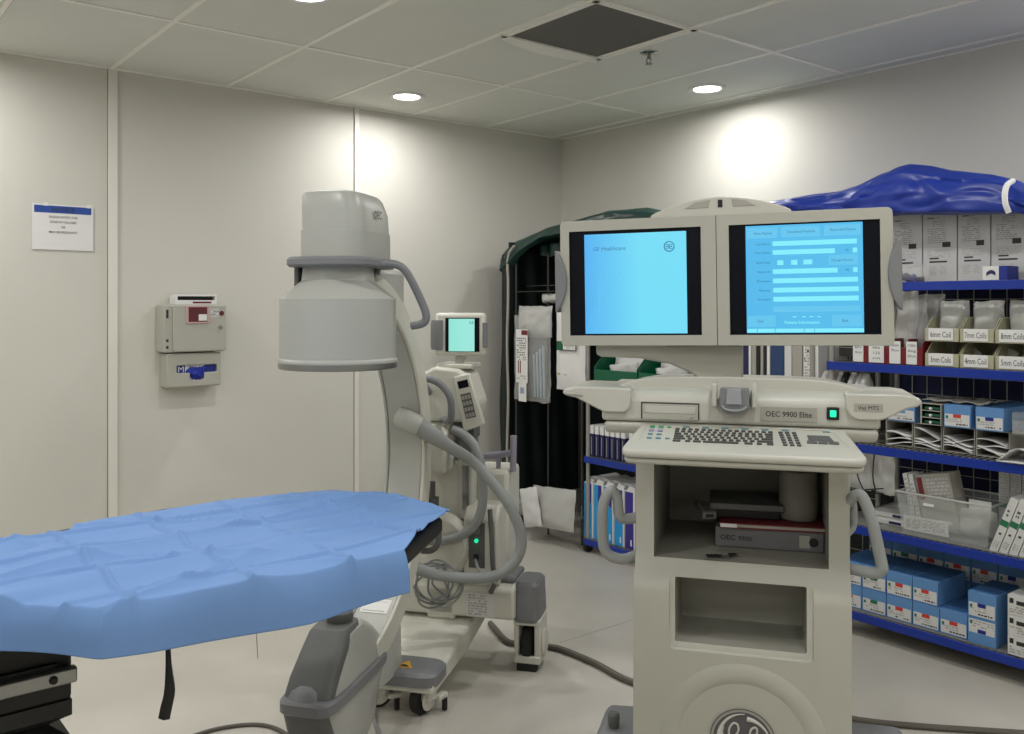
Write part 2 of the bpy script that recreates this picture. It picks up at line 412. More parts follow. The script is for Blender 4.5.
bl.add(vs, fs, M_black).build('bellows', tb, angle=10)
MB(MK).box(-.85, .06, -.06, .46, 0, .17, M_black).build('base', tb, bevel=.02)
st = MB().tube([(-.645, 1.67, .89), (-.643, 1.672, .80), (-.641, 1.672, .75), (-.647, 1.672, .72), (-.651, 1.672, .70)], .01, M_black, seg=6, smooth=3, rr=[.003, .006, .011, .012, .012])
st.build('hanging_strap', tb)
MB().tube([(-.532, 1.86, .89), (-.532, 1.86, .78), (-.530, 1.862, .735)], .0008, M_label, seg=5).build('loose_thread', tb)

dr = None
def interp(pl, t):
    L = [0]
    for i in range(len(pl)-1): L.append(L[-1]+(Vector(pl[i+1])-Vector(pl[i])).length)
    s = t*L[-1]
    for i in range(len(pl)-1):
        if s <= L[i+1] or i == len(pl)-2:
            k = (s-L[i])/(L[i+1]-L[i]); return Vector(pl[i]).lerp(Vector(pl[i+1]), k)
Np = [(-1.75, .99), (-1.25, 1.35), (-.89, 1.550), (-.698, 1.527), (-.53, 1.628), (-.40, 1.716), (-.227, 1.878)]
Fp = [(-1.85, 1.42), (-1.45, 1.73), (-1.138, 1.984), (-1.005, 2.185), (-.755, 2.405), (-.514, 2.530), (-.30, 2.455), (-.158, 2.285)]
def drape(u, v_):
    H = .16
    if v_ < H:       # overhang on the near side
        s = 1-v_/H; p = interp(Np, u); q = interp(Np, min(1, u+.01))-interp(Np, max(0, u-.01)); q.normalize(); nn = Vector((q.y, -q.x))
        drop = (.082+.008*math.sin(u*9)-.012*max(0, u-.8)*5*.3)
        k = s
        p = p+nn*(.018*math.sin(min(1, k*1.3)*math.pi/2)+.006*math.sin(u*38)*k)
        z = .950-drop*k**1.25
        z0 = 0
    else:
        t = (v_-H)/(1-H); a = interp(Np, u); b = interp(Fp, u); p = a.lerp(b, t); z = .950
        z -= .03*max(0, (t-.8)/.2)**2*(1 if u < .5 else .2)
    P = Vector((p.x, p.y, 0)); lx = P.x*ca+P.y*sa; ly = -P.x*sa+P.y*ca
    fade = 1 if v_ >= H else v_/H
    # long soft wrinkles along the table, stronger to the left
    amp = (.010+.016*max(0, min(1, (.62-u)/.3)))
    wv = noise.noise(Vector((lx*1.3+ly*.9, ly*9-lx*1.2, 3.1)))
    wv2 = noise.noise(Vector((lx*3.2, ly*17+lx*4, 8.1)))
    rg1 = (1-min(1, abs(noise.noise(Vector((lx*1.1+1.7, ly*6.5-lx*1.6, .4))))*5))**2
    rg2 = (1-min(1, abs(noise.noise(Vector((lx*2.3+4.7, ly*5.5+lx*2.6, 7.4))))*7))**2
    if v_ > .93: fade = max(.1, (1-v_)/.07)
    z += fade*(amp*(abs(wv)*1.4-.2)+amp*.3*wv2+.014*rg1+.008*rg2)
    # pressed packing folds
    for f0, ph in ((.205, .03),):
        dx = abs(((lx+ph) % f0)-f0/2); k1 = .0085*math.exp(-(dx/.0055)**2)
        dy = abs(((ly+.06) % .165)-.0825); z += fade*max(k1, .0080*math.exp(-(dy/.0055)**2))
    return (p.x, p.y, z+.004)
mb = MB().sheet(drape, 460, 230, M_drape)
dr = mb.build('surgical_drape', solid=.002, angle=60); tag(dr, 'light blue disposable drape with pressed fold lines spread over the operating table', 'drape')

# ---------------------------------------------------------------- mobile imaging arm (C-arm)
CAo = (-.556, 2.86, 0); CAa = R(-14)
carm = thing('mobile_x_ray_machine', 'grey and white mobile x-ray imaging arm on wheels behind the operating table', 'medical scanner', CAo, CAa)
# the arc: swept rectangular section, radius .62, in the local y-z plane
def arc(r0, r1, x0, x1, a0, a1, m, n=60, cz=.92, mb=None):
    mb = mb or MB(); vs = []; fs = []
    for i in range(n+1):
        a = R(a0+(a1-a0)*i/n)
        for (r, x) in ((r0, x0), (r0, x1), (r1, x1), (r1, x0)): vs.append((x, r*math.cos(a), cz+r*math.sin(a)))
    for i in range(n):
        for k in range(4): fs.append((i*4+k, (i+1)*4+k, (i+1)*4+(k+1) % 4, i*4+(k+1) % 4))
    fs += [(0, 1, 2, 3), tuple(n*4+k for k in (3, 2, 1, 0))]
    return mb.add(vs, fs, m)
g = arc(.585, .665, -.062, .072, -78, 78, M_head)
g.build('c_shaped_arc', carm, bevel=.006)
arc(.580, .668, .072, .084, -78, 80, M_white).build('arc_edge_rail', carm, bevel=.006)
arc(.580, .668, -.072, -.062, -78, 80, M_head).build('arc_edge_rail', carm, bevel=.006)
lab = MB(); a_ = R(-46)
for (dx, ang, w_, h_) in ((.0, -60, .085, .06),):
    a0, a1 = R(ang-3), R(ang+3)
    for aa in ():
        pass
    r_ = .5835
    lab.add([(-.045, r_*math.cos(a0), .92+r_*math.sin(a0)), (.058, r_*math.cos(a0), .92+r_*math.sin(a0)), (.058, r_*math.cos(a1), .92+r_*math.sin(a1)), (-.045, r_*math.cos(a1), .92+r_*math.sin(a1))], [(0, 1, 2, 3)], M_paper)
    for j in range(4):
        b0, b1 = R(ang-2.3+j*1.3), R(ang-1.9+j*1.3); r2 = .583
        lab.add([(-.035, r2*math.cos(b0), .92+r2*math.sin(b0)), (.045, r2*math.cos(b0), .92+r2*math.sin(b0)), (.045, r2*math.cos(b1), .92+r2*math.sin(b1)), (-.035, r2*math.cos(b1), .92+r2*math.sin(b1))], [(0, 1, 2, 3)], M_label)
lab.build('warning_label', carm)
# image intensifier
ii = MB().lathe([(0, 1.272), (.184, 1.272), (.188, 1.275), (.188, 1.291)], M_steel, seg=72)
ii.build('detector_rim', carm)
hd = MB().lathe([(.187, 1.291), (.1885, 1.295), (.1875, 1.301), (.183, 1.306), (.183, 1.492), (.122, 1.545), (.116, 1.55), (.108, 1.62), (0, 1.62)], M_head, seg=72)
hd.build('detector_drum', carm, angle=25)
# upper housing: D-shape that leans out to the arc side
def ring_loft(secs, m, seg=40, mb=None):
    # secs: (z, x0, x1, y0, y1, power)
    mb = mb or MB(); vs = []; fs = []
    for (z, x0, x1, y0, y1, p) in secs:
        cx, cy, rx, ry = (x0+x1)/2, (y0+y1)/2, (x1-x0)/2, (y1-y0)/2
        for k in range(seg):
            a = 2*math.pi*k/seg; c_, s_ = math.cos(a), math.sin(a)
            vs.append((cx+rx*math.copysign(abs(c_)**(2/p), c_), cy+ry*math.copysign(abs(s_)**(2/p), s_), z))
    for i in range(len(secs)-1):
        for k in range(seg):
            l = (k+1) % seg; fs.append((i*seg+k, i*seg+l, (i+1)*seg+l, (i+1)*seg+k))
    fs += [tuple(range(seg))[::-1], tuple((len(secs)-1)*seg+k for k in range(seg))]
    return mb.add(vs, fs, m)
ring_loft([(1.600, -.098, .122, -.12, .20, 4.2), (1.705, -.098, .122, -.12, .20, 4.2), (1.706, -.095, .119, -.116, .196, 4.2), (1.77, -.095, .116, -.116, .19, 4.2), (1.812, -.094, .104, -.113, .17, 4.2), (1.825, -.090, .096, -.106, .15, 4.), (1.830, -.077, .08, -.09, .12, 3.5)], M_head).build('camera_housing', carm, angle=30)
tx = MB(Matrix.Translation((.1195, .03, 1.748)) @ Matrix.Rotation(R(80), 4, 'Z'))
tx.text('OEC', .036, (0, -.004, 0), M_grey2, align='c', bold=.02, fit=.045); tx.build('lettering', carm)
co = MB()
ring_loft([(1.592, -.133, .142, -.15, .2, 3.6), (1.598, -.139, .149, -.156, .2, 3.6), (1.614, -.139, .149, -.156, .2, 3.6), (1.622, -.133, .142, -.15, .2, 3.6)], M_grey, mb=co)
co.build('grab_ring', carm, angle=30)
MB().box(-.137, -.118, -.04, .06, 1.51, 1.60, M_grey2).build('ring_bracket', carm, bevel=.006)
MB().tube([(.14, .0, 1.605), (.185, .03, 1.602), (.215, .05, 1.575), (.25, .08, 1.49), (.265, .09, 1.44), (.255, .09, 1.415), (.215, .09, 1.405)], .013, M_grey, smooth=5).build('guide_handle', carm)
MB().box(-.05, .07, .18, .42, 1.47, 1.60, M_head).build('drum_mount', carm, bevel=.02)
# x-ray tube head
ring_loft([(.045, -.055, .055, -.15, .16, 3), (.10, -.070, .070, -.19, .19, 4), (.262, -.080, .080, -.235, .225, 6.)], M_head).build('tube_casing', carm, angle=30)
ring_loft([(.050, -.057, .050, -.152, -.02, 3), (.10, -.072, .066, -.193, -.05, 4), (.262, -.082, .072, -.238, -.08, 5.)], M_grey2).build('lower_cover', carm, angle=30)
ring_loft([(.262, -.088, .088, -.248, .232, 6.), (.268, -.093, .093, -.253, .232, 6.), (.296, -.093, .093, -.253, .232, 6.), (.302, -.087, .087, -.246, .230, 6.)], M_grey).build('bumper', carm, angle=30)
ring_loft([(.30, -.078, .080, -.215, .226, 6.), (.345, -.076, .078, -.185, .215, 6.), (.41, -.070, .074, -.12, .14, 5.), (.445, -.064, .068, -.09, .09, 4.), (.456, -.054, .058, -.075, .07, 4.)], M_head).build('tube_hood', carm, angle=30)
ring_loft([(.298, -.084, .074, -.224, -.10, 5.), (.345, -.082, .074, -.194, -.04, 5.), (.41, -.076, .072, -.128, .04, 5.), (.447, -.070, .066, -.098, .07, 4.), (.460, -.060, .056, -.082, .05, 4.)], M_grey2).build('front_cover', carm, angle=30)
MB().lathe([(0, .496), (.038, .496), (.043, .490), (.043, .470), (.036, .455)], M_grey2, c=(.0, .01, 0), seg=32).build('collimator_knob', carm)
MB().lathe([(0, .038), (.025, .035), (.048, .022), (.062, 0)], M_grey, c=(-.012, -.185, .298), seg=32).build('release_button', carm)
ring_loft([(.16, -.05, .06, .20, .46, 3), (.30, -.055, .065, .20, .44, 3), (.36, -.05, .06, .21, .42, 3)], M_head).build('tube_mount', carm, angle=30)
# mobile stand
base = MB().prism([(.335, .10), (.34, .135), (.36, .152), (1.02, .225), (1.02, .14), (.75, .10), (.40, .095)], 'x', -.10, .205, M_white)
base.build('foot', carm, bevel=.012)
cap = MB(); ring_loft([(.125, -.11, .212, .325, .50, 5), (.160, -.11, .212, .325, .50, 5), (.170, -.10, .202, .335, .49, 5)], M_grey, mb=cap); cp = cap.build('foot_bumper', carm, angle=30)
ws = MB(); c0 = (.075, .41, .1708); ws.add([(c0[0]-.035, c0[1]-.03, c0[2]), (c0[0]+.035, c0[1]-.03, c0[2]), (c0[0], c0[1]+.035, c0[2])], [(0, 1, 2)], M_yellow)
ws.add([(c0[0]-.02, c0[1]-.022, c0[2]+.0006), (c0[0]+.02, c0[1]-.022, c0[2]+.0006), (c0[0]+.004, c0[1]-.005, c0[2]+.0006), (c0[0]-.01, c0[1], c0[2]+.0006)], [(0, 1, 2, 3)], M_ink)
ws.build('yellow_warning_sticker', cp)
def caster(x, y, s=1, yaw=0):
    m = Matrix.Translation((x, y, 0)) @ Matrix.Rotation(yaw, 4, 'Z') @ Matrix.Scale(1.25, 4)
    f = MB(m).cyl((0, 0, .075), (0, 0, .115), .022, M_white).box(-.016, .045, -.02, .02, .045, .09, M_white)
    f.lathe([(0, .003), (.028, .003), (.034, 0)], M_white, c=(.031, 0, .047), axis='x', seg=28).prism([(-.01, .05), (.055, .035), (.062, .045), (.062, .07), (.01, .1), (-.02, .1)], 'x', -.028, -.02, M_white)
    f.box(.03, .052, .025, .065, .035, .05, M_white)
    o = f.build('caster', carm, bevel=.004)
    MB(m).lathe([(.018, -.014), (.042, -.014), (.047, -.008), (.047, .008), (.042, .014), (.018, .014)], M_rubber, c=(.005, 0, .047), axis='x', seg=32).build('tyre', o)
    MB(m).cyl((.05, .05, .004), (.05, .05, .036), .008, M_rubber).build('brake_foot', o)
caster(.13, .41, yaw=R(-18)); caster(-.045, .43, yaw=R(-60))
# body behind the arc
MB().box(-.11, .165, .86, 1.05, .20, .84, M_white).build('cabinet', carm, bevel=.015)
MB().prism([(.80, .20), (.80, .52), (.86, .62), (.90, .84), (.95, .84), (.95, .20)], 'x', .015, .135, M_white).build('front_cover_panel', carm, bevel=.012)
MB().prism([(.74, .80), (.95, .80), (.95, 1.0), (.82, 1.0), (.74, .96)], 'x', -.02, .115, M_white).build('shoulder_cover', carm, bevel=.015)
sw = MB().lathe([(.055, -.02), (.11, -.02), (.13, 0), (.135, .02)], M_white, c=(.07, .80, .50), axis='y', seg=40); sw.build('pivot_cover', carm)
MB().box(.135, .20, .84, .90, .60, .86, M_putty2).build('side_door', carm, bevel=.008)
MB().box(.155, .185, .835, .84, .64, .82, M_chrome).build('door_window', carm, bevel=.003)
rb = MB().box(.165, .325, .93, 1.14, .20, .79, M_white).build('rear_cabinet', carm, bevel=.018)
MB().prism([(.80, .36), (.80, .62), (.84, .665), (.95, .665), (.95, .33), (.83, .33)], 'x', .17, .315, M_white).build('connector_box', carm, bevel=.012)
cs = MB().box(.195, .262, .796, .801, .42, .60, M_grey2).build('connector_strip', carm, bevel=.002)
MB().lathe([(0, -.006), (.008, -.006), (.008, 0)], M_led, c=(.228, .796, .53), axis='y', seg=16).lathe([(0, -.006), (.016, -.006), (.016, 0)], M_grey, c=(.228, .796, .57), axis='y', seg=16).build('green_indicator', cs)
MB().box(.22, .236, .785, .797, .455, .475, M_rubber).build('plug', cs)
lb = MB().quad(.185, .30, .225, .32, .798, M_white2); lb.lines(.192, .27, .23, .315, 8, .7975, M_label); lb.build('rating_plate', carm)
# cross beam, side wheel units
MB().prism([(.80, .22), (.80, .34), (.9, .36), (1.02, .36), (1.02, .2), (.9, .2)], 'x', -.26, .38, M_white).build('cross_beam', carm, bevel=.012)
MB().box(.27, .375, .85, 1.02, .352, .378, M_grey).build('beam_cap', carm, bevel=.01)
def wheel_unit(x):
    o = ring_loft([(.20, x-.05, x+.05, .84, 1.02, 5), (.215, x-.055, x+.055, .83, 1.03, 5), (.345, x-.05, x+.05, .84, 1.02, 5), (.36, x-.04, x+.04, .85, 1.0, 5)], M_grey).build('wheel_cap', carm, angle=30)
    f = MB().box(x-.052, x-.032, .86, 1.0, .03, .2, M_white).box(x+.032, x+.058, .86, 1.0, .03, .2, M_white).box(x-.052, x+.058, .85, 1.0, .185, .21, M_white).box(x-.052, x+.058, .855, .875, .03, .062, M_white)
    f.lathe([(0, .012), (.05, .010), (.06, 0)], M_white, c=(x+.058, .93, .10), axis='x', seg=32)
    ff = f.build('wheel_fork', carm, bevel=.006)
    MB().lathe([(.03, -.022), (.072, -.022), (.082, -.012), (.082, .012), (.072, .022), (.03, .022)], M_rubber, c=(x-.002, .935, .085), axis='x', seg=36).build('tyre', ff)
    MB().box(x-.04, x+.04, .86, .90, .0, .03, M_rubber).build('brake_pad', ff)
wheel_unit(.418); wheel_unit(-.24)
# rear steering handle
MB().tube([(.335, .97, .78), (.338, .97, .93)], .014, M_lav).tube([(.20, .98, .835), (.27, .98, .845), (.335, .97, .86)], .014, M_lav, smooth=4).tube([(.27, .98, .78), (.27, .98, .845)], .010, M_lav).build('steering_handle', carm)
# column, control box
MB().box(.13, .19, .86, .96, .84, 1.02, M_grey).build('column', carm, bevel=.006)
MB().box(.15, .205, .84, .93, .93, .985, M_grey2).build('column_clamp', carm, bevel=.004)
cb = MB().prism([(-.05, 1.0), (.20, 1.0), (.225, 1.075), (.185, 1.195), (.15, 1.215), (.05, 1.225), (.0, 1.20), (-.04, 1.18)], 'y', .80, .98, M_white)
cbo = cb.build('control_box', carm, bevel=.014)
pn = MB(Matrix.Translation((.178, .80, 1.0)) @ Matrix.Rotation(R(-14), 4, 'Y') @ Matrix.Diagonal((.78, 1, 1, 1)))
pn.prism([(-.012, -.035), (.105, -.022), (.092, .19), (.005, .19)], 'y', -.02, .01, M_white)
pno = pn.build('control_panel', cbo if False else carm, bevel=.006)
q_ = MB(pn.M); q_.box(.02, .075, -.0225, -.0195, .015, .115, M_grey2)
for i in range(4):
    for j in range(3): q_.box(.024+j*.017, .037+j*.017, -.024, -.0224, .02+i*.024, .035+i*.024, M_label)
q_.build('keypad', pno)
MB(pn.M).box(.02, .075, -.0225, -.0195, .138, .168, M_screenblk).build('display', pno)
MB().tube([(.03, .79, 1.12), (.03, .72, 1.165), (.06, .70, 1.182), (.11, .70, 1.16), (.148, .70, 1.11), (.15, .71, 1.04), (.13, .74, 1.012), (.09, .80, 1.01)], .0145, M_grey, smooth=5).build('handlebar', carm)
MB().box(.05, .20, .82, .96, 1.215, 1.235, M_white).build('monitor_stand', carm, bevel=.006)
nk = MB().tube([(.13, .88, 1.225), (.13, .88, 1.25), (.155, .88, 1.28)], .02, M_white); nk.build('monitor_neck', carm)
mo = MB(Matrix.Translation((.137, .85, 1.352)) @ Matrix.Rotation(R(8), 4, 'Z'))
mo.box(-.095, .108, -.02, .05, -.085, .09, M_white)
moo = mo.build('monitor', carm, bevel=.012, cut=None)
MB(mo.M).box(-.052, .088, -.022, -.019, -.068, .07, M_screenblk).build('screen_bezel', moo)
MB(mo.M).quad(-.038, .068, -.066, .066, -.023, M_scrS).text('GE', .016, (.045, -.0235, .045), M_scrInk, align='l').build('lit_screen', moo)
ring_loft([(-.06, -.112, -.06, -.032, .03, 3), (-.045, -.115, -.06, -.034, .03, 3), (.045, -.115, -.06, -.034, .03, 3), (.06, -.112, -.06, -.032, .03, 3)], M_grey, mb=MB(mo.M)).build('side_grip', moo)
ring_loft([(-.05, .095, .118, -.02, .03, 3), (.05, .095, .118, -.02, .03, 3)], M_grey, mb=MB(mo.M)).build('side_grip', moo)
# cable sleeves
jn = MB().tube([(-.012, .55, 1.050), (.03, .55, 1.036), (.075, .56, 1.015)], .04, M_head, seg=20, smooth=4, rr=[.036, .042, .037]).build('cable_joint', carm)
MB().tube([(.06, .56, 1.020), (.115, .58, .98), (.165, .62, .935), (.24, .71, .86), (.33, .71, .77), (.40, .70, .68), (.435, .70, .58), (.42, .69, .50), (.36, .66, .445), (.27, .62, .435), (.15, .56, .455), (.06, .52, .49), (.01, .52, .505)], .021, M_hose, seg=14, smooth=6, rr=[.034, .033, .024]+[.021]*8+[.026, .03]).build('cable_sleeve', carm)
MB().tube([(.13, .80, .97), (.18, .78, .955), (.235, .77, .90), (.262, .76, .80), (.262, .76, .68), (.23, .76, .60), (.16, .76, .55), (.08, .76, .53), (.03, .76, .53)], .019, M_hose, seg=12, smooth=6).build('cable_sleeve', carm)
MB().tube([(.02, .74, .80), (.018, .74, .90), (.02, .73, .98)], .009, M_white, seg=8).build('cable_guide', carm)
MB().box(.015, .055, .75, .80, .66, .76, M_grey2).box(.04, .07, .75, .80, .64, .70, M_grey2).build('dark_latch', carm, bevel=.004)
MB().tube([(.05, .62, .64), (.105, .62, .645), (.125, .62, .62), (.125, .62, .56), (.10, .62, .53), (.05, .62, .525)], .012, M_grey2, smooth=4).build('brake_handle', carm)
MB().box(.04, .06, .60, .62, .55, .585, M_yellow).build('yellow_tag', carm, bevel=.002)
loops = MB()
for k in range(6):
    r1 = random.Random(k); cxx, czz = .10+r1.uniform(-.03, .05), .385+r1.uniform(-.03, .02); ra, rb_ = r1.uniform(.05, .10), r1.uniform(.06, .09)
    pts = [(cxx+ra*math.cos(2*math.pi*i/10+k), .66+.02*math.sin(i*1.7+k), czz+rb_*math.sin(2*math.pi*i/10+k)) for i in range(10)]
    MB().tube(pts, .0042, M_hose, seg=6, closed=True, smooth=5).build('cable_coil', carm)
MB().tube([(.0, .66, .44), (-.06, .62, .40), (-.13, .6, .34), (-.16, .6, .25)], .0042, M_hose, seg=6, smooth=5).build('thin_cable', carm)
MB().box(.005, .03, .63, .65, .425, .45, M_yellow).build('yellow_cable_tie', carm, bevel=.002)
MB().tube([(.285, .79, .66), (.295, .78, .55), (.30, .78, .44), (.31, .78, .38), (.29, .78, .33)], .010, M_grey2, seg=8, smooth=4).build('black_cable', carm)
MB().tube([(.228, .78, .46), (.25, .75, .43), (.29, .74, .40), (.33, .76, .37)], .006, M_hose, seg=8, smooth=4).build('thin_cable', carm)

# ---------------------------------------------------------------- workstation console
WSo = (.652, 2.5, 0); WSa = R(-15.5)
wk = thing('imaging_workstation', 'putty-coloured wheeled imaging workstation with twin lit screens and a keyboard', 'medical workstation', WSo, WSa)
body = MB().prism([(0, 1.11), (0, .765), (-.012, .745), (-.052, .685), (-.055, .66), (-.055, .12), (.52, .12), (.52, 1.11)], 'x', -.305, .276, M_putty)
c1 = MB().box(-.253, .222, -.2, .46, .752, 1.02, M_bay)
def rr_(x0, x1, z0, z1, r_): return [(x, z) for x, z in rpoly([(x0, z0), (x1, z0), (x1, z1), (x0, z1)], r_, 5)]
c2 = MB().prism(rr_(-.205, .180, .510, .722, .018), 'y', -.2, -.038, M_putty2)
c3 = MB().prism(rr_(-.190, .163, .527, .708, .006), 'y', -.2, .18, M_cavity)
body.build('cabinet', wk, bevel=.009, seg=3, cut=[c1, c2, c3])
# plinth with a slightly wider lower skirt
MB().prism([(-.05, .12), (.5, .12), (.5, .06), (-.03, .06)], 'x', -.27, .25, M_grey).build('plinth', wk, bevel=.01)
MB().box(-.252, .221, .44, .455, .955, .965, M_black).box(-.16, -.02, .438, .45, .948, .958, M_black).build('rear_slot', wk)
for (px_, py_) in ((-.26, .02), (.23, .02), (-.26, .45), (.23, .45)):
    o = MB().cyl((px_, py_, .045), (px_, py_, .09), .02, M_grey).box(px_-.03, px_+.03, py_-.04, py_+.04, .05, .075, M_grey).build('caster', wk, bevel=.004)
    MB().lathe([(.01, -.015), (.045, -.015), (.05, -.008), (.05, .008), (.045, .015), (.01, .015)], M_rubber, c=(px_, py_, .05), axis='x', seg=28).build('tyre', o)
ch = MB().prism([(-.44, .13), (-.435, .18), (-.415, .205), (-.30, .21), (-.30, .12), (-.44, .12)], 'y', .04, .24, M_grey).prism([(-.44, .12), (-.30, .12), (-.30, .03), (-.43, .03)], 'y', .06, .22, M_grey).build('outrigger_foot', wk, bevel=.01)
MB().lathe([(.012, 0), (.017, .008), (.018, .04), (.014, .046), (0, .047)], M_grey2, c=(-.382, .08, .205), seg=24).build('lock_knob', ch)
MB().prism([(.46, .16), (.45, .215), (.425, .24), (.27, .24), (.27, .05), (.44, .05)], 'y', .04, .24, M_grey).build('outrigger_foot', wk, bevel=.01)
# round embossed ring and emblem
MB().lathe([(.172, .0), (.178, -.003), (.19, -.006), (.205, -.006), (.220, -.002), (.226, .0)], M_putty, c=(-.005, -.055, .262), axis='y', seg=96, caps=False).build('embossed_ring', wk)
em = MB().lathe([(0, -.0035), (.084, -.0035), (.0875, -.0025), (.0875, 0)], M_label, c=(-.005, -.055, .279), axis='y', seg=64)
emo = em.build('emblem', wk)
eb = MB(Matrix.Translation((-.005, -.0595, .279)))
eb.lathe([(.0855, 0), (.0855, -.0006), (.0885, -.0006), (.0885, 0)], M_grey2, axis='y', seg=64, caps=False)
M_embl = mat('emblem_charcoal', (84, 80, 84), .4); M_embll = mat('emblem_silver', (196, 194, 186), .35)
eb.lathe([(0, -.0005), (.079, -.0005), (.079, 0)], M_embl, axis='y', seg=64)
def stroke(pts, r, rr=None): eb.tube([(x, -.0012, z) for x, z in pts], r, M_embll, seg=6, smooth=6, rr=rr)
for q4 in range(4):
    a0 = 80-90*q4
    P = [(math.cos(R(a0-t))*(.064+.010*t/80), math.sin(R(a0-t))*(.064+.010*t/80)) for t in range(0, 90, 12)]
    stroke(P, .005, rr=[.007, .0055, .004, .003, .002, .001])
stroke([(-.052, .034), (-.055, .018), (-.045, .002), (-.028, .004), (-.012, .026), (-.014, .044), (-.026, .046), (-.036, .028), (-.034, .004), (-.022, -.012), (-.008, -.006), (0, .012)], .0028)
stroke([(-.014, -.004), (-.018, -.026), (-.034, -.042), (-.046, -.034), (-.04, -.02), (-.02, -.010), (0, .004), (.012, .010)], .0028)
stroke([(.052, .010), (.040, .002), (.020, .012), (.022, .034), (.034, .042), (.038, .028), (.024, .008), (.008, -.012), (.006, -.032), (.022, -.042), (.040, -.034), (.054, -.012)], .0028)
eb.build('emblem_design', emo)
# side grab handles
hL = [(-.30, .02, .745), (-.345, -.01, .738), (-.39, -.02, .76), (-.40, -.02, .83), (-.395, -.02, .90), (-.375, -.015, .935), (-.358, -.01, .915), (-.352, -.01, .865), (-.335, 0, .853), (-.30, .02, .855)]
MB().tube(hL, .0155, M_hose, seg=14, smooth=6).build('side_handle', wk)
hR = [(.27, .02, .93), (.285, 0, .953), (.305, -.01, .957), (.328, -.02, .90), (.352, -.02, .79), (.354, -.02, .766), (.335, -.01, .752), (.27, .02, .752)]
MB().tube(hR, .0155, M_hose, seg=14, smooth=6).build('side_handle', wk)
MB().tube([(.272, .04, .94), (.29, .06, .92), (.29, .06, .86), (.272, .04, .84)], .010, M_hose, seg=12, smooth=5).build('side_handle', wk)
# keyboard drawer
kbm = Matrix.Translation((0, -.02, 1.135)) @ Matrix.Rotation(R(15.5), 4, 'X')   # local y forward is -y
kb = MB(kbm)
outl = rpoly([(-.324, -.188), (.306, -.188), (.264, .0), (-.288, .0)], [.035, .035, .012, .012])
kb.prism(outl, 'z', -.024, 0, M_putty2)
kbo = kb.build('keyboard_drawer', wk, bevel=.010, seg=3)
kb2 = MB(kbm); kb2.prism([(x*.985, y*.985) for x, y in outl], 'z', -.042, -.026, M_putty); kb2.build('drawer_base', wk, bevel=.006)
# recessed outline groove of the key field
gv = MB(kbm)
gl = rpoly([(-.278, -.118), (-.270, -.012), (.225, -.012), (.262, -.118)], [.0, .012, .03, .0])
for i in range(len(gl)-1):
    p, q = Vector(gl[i]), Vector(gl[i+1]); d_ = (q-p).normalized(); nn = Vector((-d_.y, d_.x))*.0007
    gv.add([(p.x+nn.x, p.y+nn.y, .0006), (q.x+nn.x, q.y+nn.y, .0006), (q.x-nn.x, q.y-nn.y, .0006), (p.x-nn.x, p.y-nn.y, .0006)], [(3, 2, 1, 0)], M_label)
gv.build('groove_line', kbo)
keyd = {}
def key(x, y, w_, h_, m, nm='key', hh=.003):
    if nm in ('key', 'keypad_key', 'function_key'): x = -.19+(x+.19)*1.06; w_ *= 1.05
    k = (round(w_, 4), round(h_, 4), m.name)
    if k not in keyd:
        keyd[k] = MB().box(-w_/2, w_/2, -h_/2, h_/2, 0, hh, m).build(nm, kbo, bevel=.0008, seg=1); o = keyd[k]
    else: o = keyd[k].copy(); COL.objects.link(o)
    o.parent = kbo; o.name = nm
    mt = kbm @ Matrix.Translation((x, y, 0)); o.matrix_local = mt
    return o
def krow(y, x0, x1, n, wl=None, wr=None):
    ws_ = [1.]*n
    if wl: ws_[0] = wl
    if wr: ws_[-1] = wr
    u = (x1-x0)/sum(ws_); x = x0
    for w_ in ws_:
        key(x+u*w_/2, y, u*w_*.66 if w_ < 1.2 else u*w_-u*.34, .0095, M_key); x += u*w_
krow(-.036, -.19, .062, 15)
krow(-.052, -.19, .062, 15, wr=1.6)
krow(-.068, -.19, .062, 14, wl=1.4, wr=1.4)
krow(-.084, -.19, .062, 13, wl=1.8, wr=2.)
krow(-.100, -.19, .062, 12, wl=2.1, wr=2.6)
for x, w_ in ((-.178, .02), (-.150, .013), (-.127, .02), (-.068, .088), (.0, .02), (.026, .013), (.052, .016)): key(x, -.116, w_, .0095, M_key)
for j in range(6):
    for i in range(3): key(.078+i*.0165+j*.002, -.036-.016*j, .011, .009, M_key, 'keypad_key')
for x in (-.16, -.11, -.06, -.01, .04, .09, .19): key(x, -.020, .018, .007, M_teal, 'function_key')
for j, mm in enumerate((M_greenkey, M_lilac, M_teal, M_teal)):
    for i in range(2): key(-.252+i*.024, -.026-.026*j, .014, .013 if j < 2 else .008, mm, 'round_button')
key(-.205, -.026, .011, .006, M_greenkey, 'small_button'); key(-.203, -.104, .012, .006, M_teal, 'small_button')
tp = MB(kbm).prism([(.165, -.082), (.228, -.082), (.218, -.048), (.162, -.048)], 'z', 0, .0025, M_grey2).build('touchpad', kbo, bevel=.001)
for x0, x1 in ((.160, .186), (.188, .212), (.214, .240)): MB(kbm).prism([(x0, -.1), (x1, -.1), (x1-.002, -.087), (x0, -.087)], 'z', 0, .004, M_grey2).build('touchpad_button', kbo, bevel=.001)
